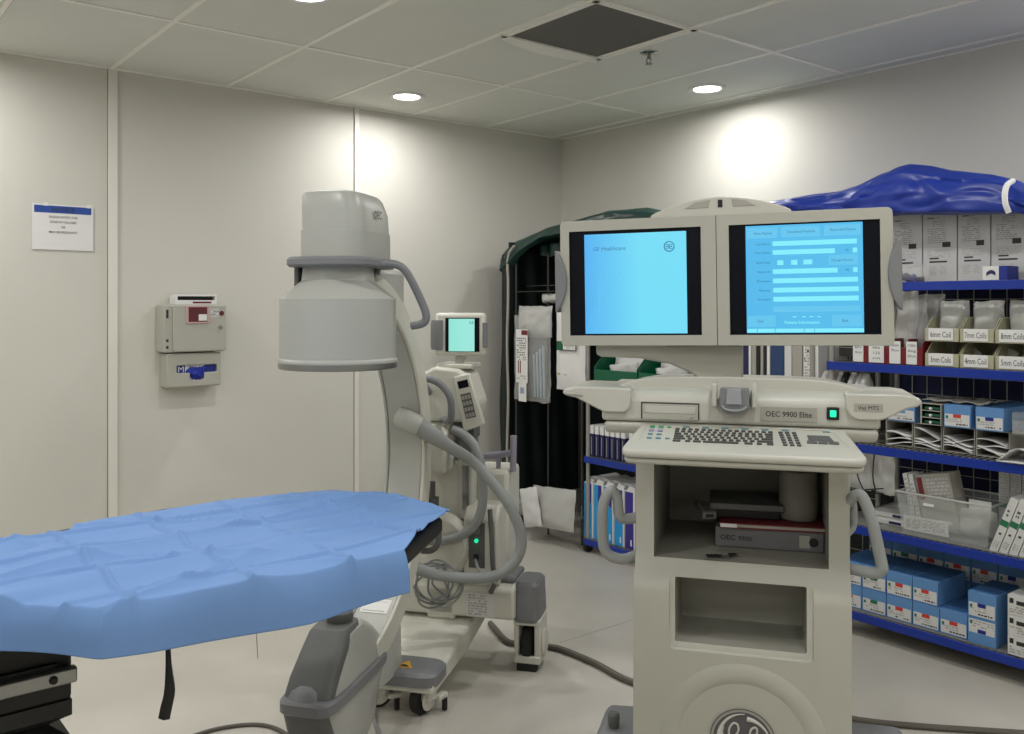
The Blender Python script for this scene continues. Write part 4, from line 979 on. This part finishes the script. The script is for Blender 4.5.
def bag(name, label, cat, b, a, z, w_, h, th, m, seed, group=None, tilt=0, lean=0, yaw=0, inner=None):
    t = rthing(name, label, cat, b, a, z, group, extra=yaw)
    mb, fn = pillow(w_, h, th, seed); mb.M = Matrix.Rotation(tilt, 4, 'Y') @ Matrix.Rotation(lean, 4, 'X')
    mb.sheet(fn(-1), 16, 18, m).sheet(fn(1), 16, 18, m)
    mb.build('wrapper', t, angle=80)
    return t, mb.M
tb_, _ = bag('wrapped_tubing', 'crumpled clear wrapped tubing heaped in the right half of the clear tub', 'packet', -1.69, 3.84, z4+.006, .16, .115, .13, M_bag2, 3)
tb_, _ = bag('wrapped_catheter', 'clear wrapped coil lying low in the middle of the clear tub', 'packet', -1.80, 3.83, z4+.006, .12, .07, .12, M_bag2, 9)
for k in range(5):
    t = rthing('instrument_carton', 'narrow green-banded white box leaning right, %s of five from the left' % ordl[k], 'box', -1.585+.0365*k, 3.70-.0*k, z4+.001, 'leaning white boxes with green bands')
    m = Matrix.Rotation(R(20), 4, 'Y'); cb_ = MB(m).box(0, .031, 0, .12, 0.0, .235, M_white2).build('carton', t, bevel=.001)
    MB(m).quad(.0005, .0305, .115, .14, -.0006, M_grn).quad(.010, .019, .077, .086, -.0007, M_ink).lines(.006, .024, .02, .05, 3, -.0006, M_label).lines(.008, .02, .155, .19, 2, -.0006, M_ink).build('band_print', t)
for k in range(5):
    t = rthing('upright_carton', 'upright grey-white box behind the leaning ones, %s of five from the left' % ordl[k], 'box', -1.632+.045*k, 3.90, z4, 'upright boxes at the back of the fourth shelf')
    MB().box(0, .042, 0, .15, 0, .325, M_carton).build('carton', t, bevel=.001)
    MB().lines(.005, .036, .14, .30, 14, -.0006, M_label).quad(0, .042, .135, .155, -.0007, M_grn).build('print', t)
for k in range(2):
    bag('hanging_packet', ['flat white wrapped packet hanging left beside the workstation handle', 'flat white wrapped packet hanging nearer the shelf middle'][k], 'packet', -2.20+.11*k, 3.80, z4+.13, .12, .19, .015, M_bag2, 20+k, group='white packets hung above the right handle')
t = rthing('black_wire_tie', 'thin black looped wire hanging in front of the white packets', 'wire', -2.15, 3.76, z4+.01)
MB().tube([(-.03, 0, .32), (-.035, 0, .2), (0, 0, .12), (.03, 0, .06)], .003, M_black, seg=6, smooth=5).tube([(-.09, 0, .10), (0, 0, .13), (.09, 0, .15)], .003, M_black, seg=6, smooth=4).tube([(-.09, 0, .08), (0, 0, .11), (.09, 0, .13)], .003, M_black, seg=6, smooth=4).tube([(.05, 0, .32), (.04, 0, .2), (.055, 0, .13)], .003, M_black, seg=6, smooth=4).build('wire', t)

# third shelf: file sorters with papers, boxes on top
z3 = SZ[2]
fbs = [-2.02, -1.895, -1.772, -1.639, -1.506]
for k in range(4):
    b0, b1 = fbs[k], fbs[k+1]; w_ = b1-b0
    t = rthing('file_tray', 'grey open tray stuffed with loose papers, %s of four from the left' % ordl[k], 'file tray', (b0+b1)/2*1.015, 3.76, z3, 'grey file trays on the middle shelf')
    MB().box(-w_/2, -w_/2+.004, 0, .3, 0, .108, M_label).box(w_/2-.006, w_/2-.002, 0, .3, 0, .108, M_label).box(-w_/2, w_/2-.002, 0, .3, 0, .003, M_label).box(-w_/2, w_/2-.002, 0, .3, .104, .108, M_label).box(-w_/2, w_/2-.002, .296, .3, 0, .108, M_label).build('tray', t, bevel=.001)
    r2 = random.Random(k+3)
    for j in range(4):
        hh = .010+.015*j; tl = r2.uniform(-.008, .028)
        p_ = rthing('loose_papers', 'bent white sheets pushed into the %s grey file tray from the left' % ordl[k], 'papers', (b0+b1)/2*1.015, 3.76, z3, 'loose papers in the file trays')
        def pf(u, v_, hh=hh, tl=tl, r3=r2.uniform(0, 9)):
            return (-w_/2+.008+(w_-.018)*u, -.008+.2*v_, hh+tl*(1-u)+.010*math.sin(u*3.1+r3)*(1-v_*.5))
        MB().sheet(pf, 10, 6, M_paper).build('sheet', p_, solid=.0035)
suture(-2.03, -1.905, 3.74, .25, z3+.11, .085, M_box, 'light blue box behind the tip of the right wing handle', group='boxes standing on the file trays')
t = rthing('slide_drawer_box', 'small grey three-drawer box with dark green contents on the file trays', 'drawer box', -1.83, 3.72, z3+.11)
MB().box(-.045, .045, 0, .2, 0, .09, M_label).build('case', t, bevel=.002, cut=[MB().box(-.036, .041, -.01, .18, .004+.029*j, .028+.029*j, M_black) for j in range(3)])
for j in range(3): MB().box(-.030, .040, .01, .17, .006+.029*j, .018+.029*j, M_greenbin).box(-.006, .004, -.002, .01, .006+.029*j, .016+.029*j, M_paper).build('drawer', t, bevel=.001)
suture(-1.775, -1.664, 3.72, .22, z3+.11, .094, M_red, 'striped light blue box with a red-marked label on the file trays', group='boxes standing on the file trays')
suture(-1.648, -1.536, 3.72, .36, z3+.11, .094, M_bluep, 'striped light blue box with a blue-marked label on the file trays', group='boxes standing on the file trays')
t = rthing('flat_packets', 'loose grey wrapped packets lying on top of the drawer box', 'packet', -1.74, 3.75, z3+.206)
def pk(u, v_): return (-.14+.26*u, .18*v_, .006+.010*noise.noise(Vector((u*7, v_*5, 2)))+.004*math.sin(u*20))
MB().sheet(pk, 30, 10, M_bag2).build('wrapper', t, solid=.004)
t = rthing('drawer_box', 'clear plastic drawer box at the right edge of the middle shelf', 'drawer box', -1.43, 3.70, z3+.11)
MB().box(-.07, .07, 0, .2, 0, .085, M_tub).box(-.066, .07, -.003, .0, .004, .055, M_tub).build('case', t, bevel=.004)
MB().box(-.05, .05, .02, .18, .01, .05, M_navyb).build('contents', t)
t = rthing('open_envelope', 'large curled white envelope jutting over the middle shelf edge at the right', 'envelope', -1.47, 3.655, z3+.004)
def env(u, v_):
    return (-.07+.2*u, .2*v_, .004+.075*(1-v_*.3)*max(0, math.sin(math.pi*min(1, u*1.1)))**1.5*(.35+.65*(1-u)))
MB().sheet(env, 20, 8, M_paper).sheet(lambda u, v_: (-.07+.2*u, .2*v_, .001+.008*u*(1-u)), 12, 4, M_paper).build('sheet', t, solid=.002)

# second shelf: bins
z2 = SZ[3]
bb = [-1.838, -1.694, -1.558, -1.415]
names = [['3mm Coils', '4mm Coil', '5mm Coils'], ['6mm Coil', '7mm Coils', '8mm Coils']]
for row in range(2):
    for k in range(3):
        b0, b1 = bb[k], bb[k+1]; w_ = b1-b0-.004; z = z2+.104*row
        t = rthing('stacking_bin', 'cream stacking bin with a handwritten %s label, %s row' % (names[row][k], ('lower', 'upper')[row]), 'storage bin', (b0+b1)/2, 3.685, z, 'cream stacking bins on the second shelf')
        h = .100
        sd = [(0, 0), (.24, 0), (.24, h), (.06, h), (.0, .05)]
        MB().prism(sd, 'x', -w_/2, -w_/2+.004, M_bin).prism(sd, 'x', w_/2-.004, w_/2, M_bin).box(-w_/2, w_/2, 0, .24, 0, .003, M_bin).box(-w_/2, w_/2, 0, .004, 0, .055, M_bin).box(-w_/2, w_/2, .236, .24, 0, h, M_bin).build('bin', t, bevel=.0015)
        l = MB().box(-w_/2+.016, w_/2-.022, -.003, -.0008, .006, .055, M_paper); l.text(names[row][k], .034, (-.004, -.0036, .018), M_ink, align='c', fit=.085); l.build('label_card', t)
        bag('coil_packet', ['thin clear packet sloping in the bin below, ', 'bulky clear packet standing out of the bin, '][row]+'%s column' % ('left', 'middle', 'right')[k], 'packet', (b0+b1)/2+(.03 if row == 0 else 0), 3.80, z+.004, .08 if row == 0 else .12, .09 if row == 0 else .165, .01 if row == 0 else .09, M_bag2, 30+row*3+k, tilt=R(32) if row == 0 else 0, group='packets in the cream bins')
for k, (b0, b1) in enumerate(((-2.16, -2.085), (-2.085, -1.99), (-1.99, -1.915), (-1.915, -1.843))):
    w_ = b1-b0-.004
    t = rthing('red_bin', 'narrow dark red bin with a white written label, %s of four from the left' % ordl[k], 'storage bin', (b0+b1)/2, 3.685, z2, 'dark red bins on the second shelf')
    sd = [(0, 0), (.24, 0), (.24, .11), (.03, .11), (.0, .09)]
    MB().prism(sd, 'x', -w_/2, -w_/2+.003, M_redbin).prism(sd, 'x', w_/2-.003, w_/2, M_redbin).box(-w_/2, w_/2, 0, .24, 0, .003, M_redbin).box(-w_/2, w_/2, 0, .004, 0, .075, M_redbin).box(-w_/2, w_/2, .236, .24, 0, .11, M_redbin).build('bin', t, bevel=.001)
    tall = .085 if k < 2 else .10
    l = MB().box(-w_/2-.002, w_/2-.024, -.004, -.0008, .004, tall, M_paper)
    for j, s in enumerate((['6Fr', '10cm'], ['MPA', '125', 'cm'], ['Sidewinder', '90cm'], ['COBRA', 'Ang', '65cm'])[k]): l.text(s, .016, (-.012, -.0045, tall-.022-.022*j), M_ink, align='c', fit=.035)
    l.build('label_card', t)
for k, (b, w_, h, a) in enumerate(((-2.08, .07, .2, 3.78), (-1.995, .1, .31, 3.82), (-1.91, .1, .29, 3.80), (-1.94, .09, .30, 3.9), (-1.84, .1, .22, 3.88))):
    bag('catheter_packet', 'tall clear packet standing in the red bins, %s from the left' % ordl[k], 'packet', b, a, z2+.005, w_, h, .05, M_bag2 if k % 2 else M_bag, 50+k, tilt=R((-4, 3, -5, 8, 4)[k]), group='clear packets in the red bins')
t = rthing('hanging_tag_board', 'dark wire basket end with black clips left of the red bins', 'basket', -2.23, 3.75, z2)
MB().box(-.04, .04, 0, .004, .02, .13, M_gap).box(-.05, .05, -.003, 0, .06, .063, M_wire).box(-.05, .05, -.003, 0, .09, .093, M_wire).build('mesh_panel', t)

# top shelf: cartons
z1 = SZ[4]
cb4 = [-2.06, -1.914, -1.765, -1.630, -1.485, -1.34]
for k in range(5):
    if k == 0: lab4 = 'white carton with printed label on the top shelf, partly behind the right screen'
    else: lab4 = 'white carton with printed label on the top shelf, %s from the right screen' % ordl[k-1 if k else 0]
    w_ = cb4[k+1]-cb4[k]-.004
    t = rthing('tall_carton', lab4, 'box', (cb4[k]+cb4[k+1])/2, 3.82, z1, 'white cartons on the top shelf')
    MB().box(-w_/2, w_/2, 0, .3, 0, .30, M_carton).build('carton', t, bevel=.002)
    l = MB(); r2 = random.Random(k)
    l.quad(-w_*.36, -w_*.15, .272, .276, -.0006, M_ink).quad(-w_*.12, w_*.02, .272, .275, -.0006, M_label)
    l.lines(-w_*.2, w_*.15, .235, .265, 4, -.0006, M_grey, r2, .35).lines(-w_*.36, w_*.2, .165, .232, 8, -.0006, M_grey, r2, .35)
    l.quad(w_*.08, w_*.32, .148, .170, -.0008, M_ink).lines(-w_*.36, w_*.3, .105, .14, 5, -.0006, M_label, r2, .4)
    l.quad(-w_*.3, -w_*.02, .098, .104, -.0006, M_ink).quad(-w_*.3, w_*.22, .083, .090, -.0006, M_ink).lines(-w_*.34, -w_*.1, .03, .07, 5, -.0006, M_label, r2, .4).lines(w_*.0, w_*.2, .03, .07, 5, -.0006, M_label, r2, .4)
    l.build('printed_label', t)
bag('parts_packet', 'clear bag of blue and dark fittings in front of the top shelf cartons', 'packet', -1.93, 3.74, z1, .17, .075, .07, M_bag, 71)
for k, (dx, c_) in enumerate(((-.05, M_bluep), (-.02, M_navyb), (.0, M_bluep), (.03, M_navyb))):
    o = MB(Matrix.Rotation(.5*k, 4, 'Y')).box(-.012, .016, .0, .02, .0, .03, c_).build('blue_fitting'); o.rotation_euler = (0, 0, ROOM); o.location = rw(-1.93+dx, 3.73, z1+.008)
    tag(o, 'blue plastic fitting inside the clear bag on the top shelf', 'fitting', 'fittings in the clear bag')
t = rthing('small_box', 'small white and blue box at the right end of the top shelf', 'box', -1.565, 3.70, z1)
MB().box(-.045, .045, 0, .1, 0, .055, M_paper).build('carton', t, bevel=.001)
MB().box(.046, .05, -.001, .1, 0, .055, M_bluep).box(.018, .046, -.002, -.0005, 0, .055, M_bluep).sheet(lambda u, v_: (-.03+.035*u, -.0015, .015+.015*v_+.01*math.sin(u*3)), 8, 2, M_navyb).build('blue_print', t)

# ---- middle shelving (behind the screens)
u3 = 1.02
for k, (b0, b1) in enumerate(((-3.84, -3.49), (-3.48, -3.12))):
    w_ = b1-b0
    t = rthing('green_bin', ['green open bin with white packets, left one under the left screen', 'green open bin with white packets, right one under the left screen'][k], 'storage bin', (b0+b1)/2, 3.70, u3, 'green bins under the left screen')
    sd = [(0, 0), (.28, 0), (.28, .155), (.07, .155), (.0, .09)]
    MB().prism(sd, 'x', -w_/2, -w_/2+.005, M_greenbin).prism(sd, 'x', w_/2-.005, w_/2, M_greenbin).box(-w_/2, w_/2, 0, .28, 0, .004, M_greenbin).box(-w_/2, w_/2, 0, .005, 0, .075, M_greenbin).box(-w_/2, w_/2, .275, .28, 0, .155, M_greenbin).build('bin', t, bevel=.002)
    for j in range(3):
        q = bag('white_packet', 'white paper packet lying in the %s green bin' % ('left', 'right')[k], 'packet', (b0+b1)/2+(.0, .03, -.03)[j], 3.78+.03*j, u3+.04+.02*j, .22, .08, .05, M_white2, 80+k*3+j, tilt=R(-12+8*j), group='white packets in the green bins')
t = rthing('blue_white_box', 'small white box with a blue end beside the green bins', 'box', -2.97, 3.72, u3)
MB().box(-.09, .02, 0, .1, 0, .10, M_white2).build('carton', t, bevel=.001)
MB().box(.02, .07, 0, .1, 0, .10, M_bluep).build('blue_end', t, bevel=.001)
ups = [(-2.80, -2.735, M_navyb, 'dark blue'), (-2.735, -2.72, M_paper, 'thin white'), (-2.715, -2.69, M_label, 'grey'), (-2.688, -2.668, M_black, 'thin black'), (-2.665, -2.648, M_label, 'pale lilac-grey'), (-2.645, -2.63, M_black, 'slim black'), (-2.628, -2.61, M_paper, 'narrow white'), (-2.607, -2.53, mat('blue_book', (34, 62, 104), .6), 'wide blue'), (-2.528, -2.488, M_white2, 'off-white'), (-2.485, -2.43, M_label, 'broad grey'), (-2.425, -2.345, M_paper, 'broad white printed')]
for k, (b0, b1, m, nm) in enumerate(ups):
    t = rthing('upright_folder', '%s upright pack standing on the shelf under the right screen' % nm, 'pack', (b0+b1)/2, 3.70, u3, 'upright packs under the right screen')
    w_ = b1-b0-.002
    MB().box(-w_/2, w_/2, 0, .25, 0, .30, m).build('carton', t, bevel=.001)
    if k == 10: MB().lines(-w_*.4, w_*.3, .06, .28, 16, -.0006, M_label).quad(-w_*.42, -w_*.36, .19, .21, -.0008, M_redbook).quad(-w_*.25, -w_*.1, .235, .243, -.0008, M_ink).build('print', t)
for k in range(7):
    b = -2.315+.033*k
    t = rthing('hanging_pouch', 'tall %s wrapped pouch left of the blue shelf end, %s from the left' % (('grey', 'pale grey', 'clear', 'black-edged', 'grey', 'pale grey', 'clear')[k], ('first', 'second', 'third', 'fourth', 'fifth', 'sixth', 'seventh')[k]), 'pouch', b, 3.72+.01*(k % 3), SZ[2]+.001, 'tall pouches below the second shelf')
    mb, fn = pillow(.032, .31, .12, k*2.3, crumple=.004); m = (M_bag2, M_carton, M_bag2, M_black, M_bag2, M_carton, M_bag2)[k]
    mb.sheet(fn(-1), 8, 14, m).sheet(fn(1), 8, 14, m); mb.build('wrapper', t, angle=80)
# navy books
for k in range(8):
    b = -3.875+.043*k+(.02 if k == 7 else 0)
    t = rthing('navy_box', 'slim navy box with a white top end, %s from the left on the blue shelf' % (ordl+['sixth', 'seventh', 'eighth'])[k], 'box', b, 3.70, .575, 'slim navy boxes left of the workstation')
    MB().box(0, .034, 0, .22, 0, .135, M_navyb).build('carton', t, bevel=.001)
    MB().box(.002, .032, -.001, .21, .1345, .185, M_paper).quad(.012, .017, .01, .12, -.0006, M_label).build('white_end', t)
# cyan and purple boxes
zb = .085
cy = [(M_cyan, 'bright cyan'), (M_cyan, 'bright cyan'), (M_cyan, 'bright cyan'), (M_cyan, 'bright cyan'), (M_purple, 'deep purple'), (M_purple, 'deep purple')]
for k in range(6):
    b = -3.925+.085*k
    t = rthing('catheter_carton', '%s carton, %s from left on the bottom shelf beside the workstation' % (cy[k][1], (ordl+['sixth'])[k]), 'box', b, 3.70, zb, 'cyan and purple cartons on the bottom shelf')
    MB().box(0, .08, 0, .28, 0, .33, M_white2).build('carton', t, bevel=.0015)
    MB().prism([(.003, .002), (.068, .002), (.068, .20), (.036, .225), (.036, .325), (.003, .325)], 'y', -.001, .0, cy[k][0]).prism([(.030, .225), (.064, .20), (.064, .325), (.030, .325)], 'y', -.0008, .0, M_purple if k != 9 else M_cyan).quad(.045, .055, .02, .055, -.0014, M_paper).build('printed_front', t)
    MB().prism([(.01, .33), (.07, .33), (.078, .35), (.03, .36)], 'y', .005, .24, M_white2).build('open_flap', t)
# packages in the corner rack
t, m_ = bag('large_wrapped_pack', 'large white wrapped pack leaning out of the corner rack basket', 'packet', -4.13, 3.62, .10, .40, .25, .09, M_bag2, 91, tilt=R(-4), lean=R(-8), group=None)
mb, fn = pillow(.17, .24, .05, 93); mb.M = Matrix.Translation((-.11, -.05, .0)) @ Matrix.Rotation(R(-14), 4, 'Y'); mb.sheet(fn(-1), 14, 14, M_white2).sheet(fn(1), 14, 14, M_white2); mb.build('white_flap', t, angle=80)
bag('clear_tray_pack', 'clear plastic tray pack at the left of the corner rack basket', 'packet', -4.42, 3.72, .10, .30, .16, .2, M_bag, 95)
t, m_ = bag('hanging_clear_bag', 'long clear plastic bag of supplies hanging in the corner rack', 'packet', -4.375, 3.67, .86, .36, .55, .08, M_bag, 97)
MB(Matrix.Translation((.03, 0, 0))).box(-.13, -.015, -.052, -.049, .12, .46, M_paper).quad(-.075, -.015, .425, .455, -.0525, M_redbook).lines(-.12, -.03, .26, .41, 10, -.0525, M_grey).quad(-.11, -.10, .18, .26, -.0525, M_redbook).quad(-.09, -.08, .18, .26, -.0525, M_redbook).lines(-.12, -.03, .14, .17, 2, -.0525, M_label).build('printed_card', t)
MB(Matrix.Translation((.03, 0, 0))).box(-.105, -.03, -.050, -.047, -.0, .12, M_paper).quad(-.09, -.05, .05, .09, -.0505, mat('pale_blue_print', (150, 160, 190), .6)).build('lower_card', t)
for k in range(4): MB().cyl((.03+.03*k, 0, .03), (.03+.03*k, -.01, .30+.02*k), .008, mat('pale_tube', (150, 175, 190), .4)).build('blue_tube', t)
t, m_ = bag('upper_clear_bag', 'small clear bag folded over the rail of the corner rack', 'packet', -4.37, 3.69, 1.27, .33, .20, .09, M_bag2, 99)
t, m_ = bag('top_packet', 'small white packet topmost in the corner rack beside the left screen', 'packet', -4.20, 3.72, 1.49, .26, .06, .09, M_bag2, 101)
t = rthing('white_pouch', 'white pouch with a green and white label hanging left of the left screen', 'pouch', -4.02, 3.68, .955)
mb, fn = pillow(.26, .50, .05, 103, crumple=.006); mb.sheet(fn(-1), 16, 18, M_paper).sheet(fn(1), 16, 18, M_paper); mb.build('wrapper', t, angle=80)
MB().quad(-.09, .085, .245, .30, -.037, M_ink).quad(-.086, -.035, .25, .297, -.0375, M_greenbin).quad(-.03, .08, .25, .297, -.0375, M_paper).quad(-.085, -.065, .095, .105, -.033, mat('olive_dot', (150, 150, 60), .6)).quad(-.03, .0, .095, .10, -.033, M_label).lines(-.02, .07, .255, .29, 3, -.038, M_label).build('label_sticker', t)
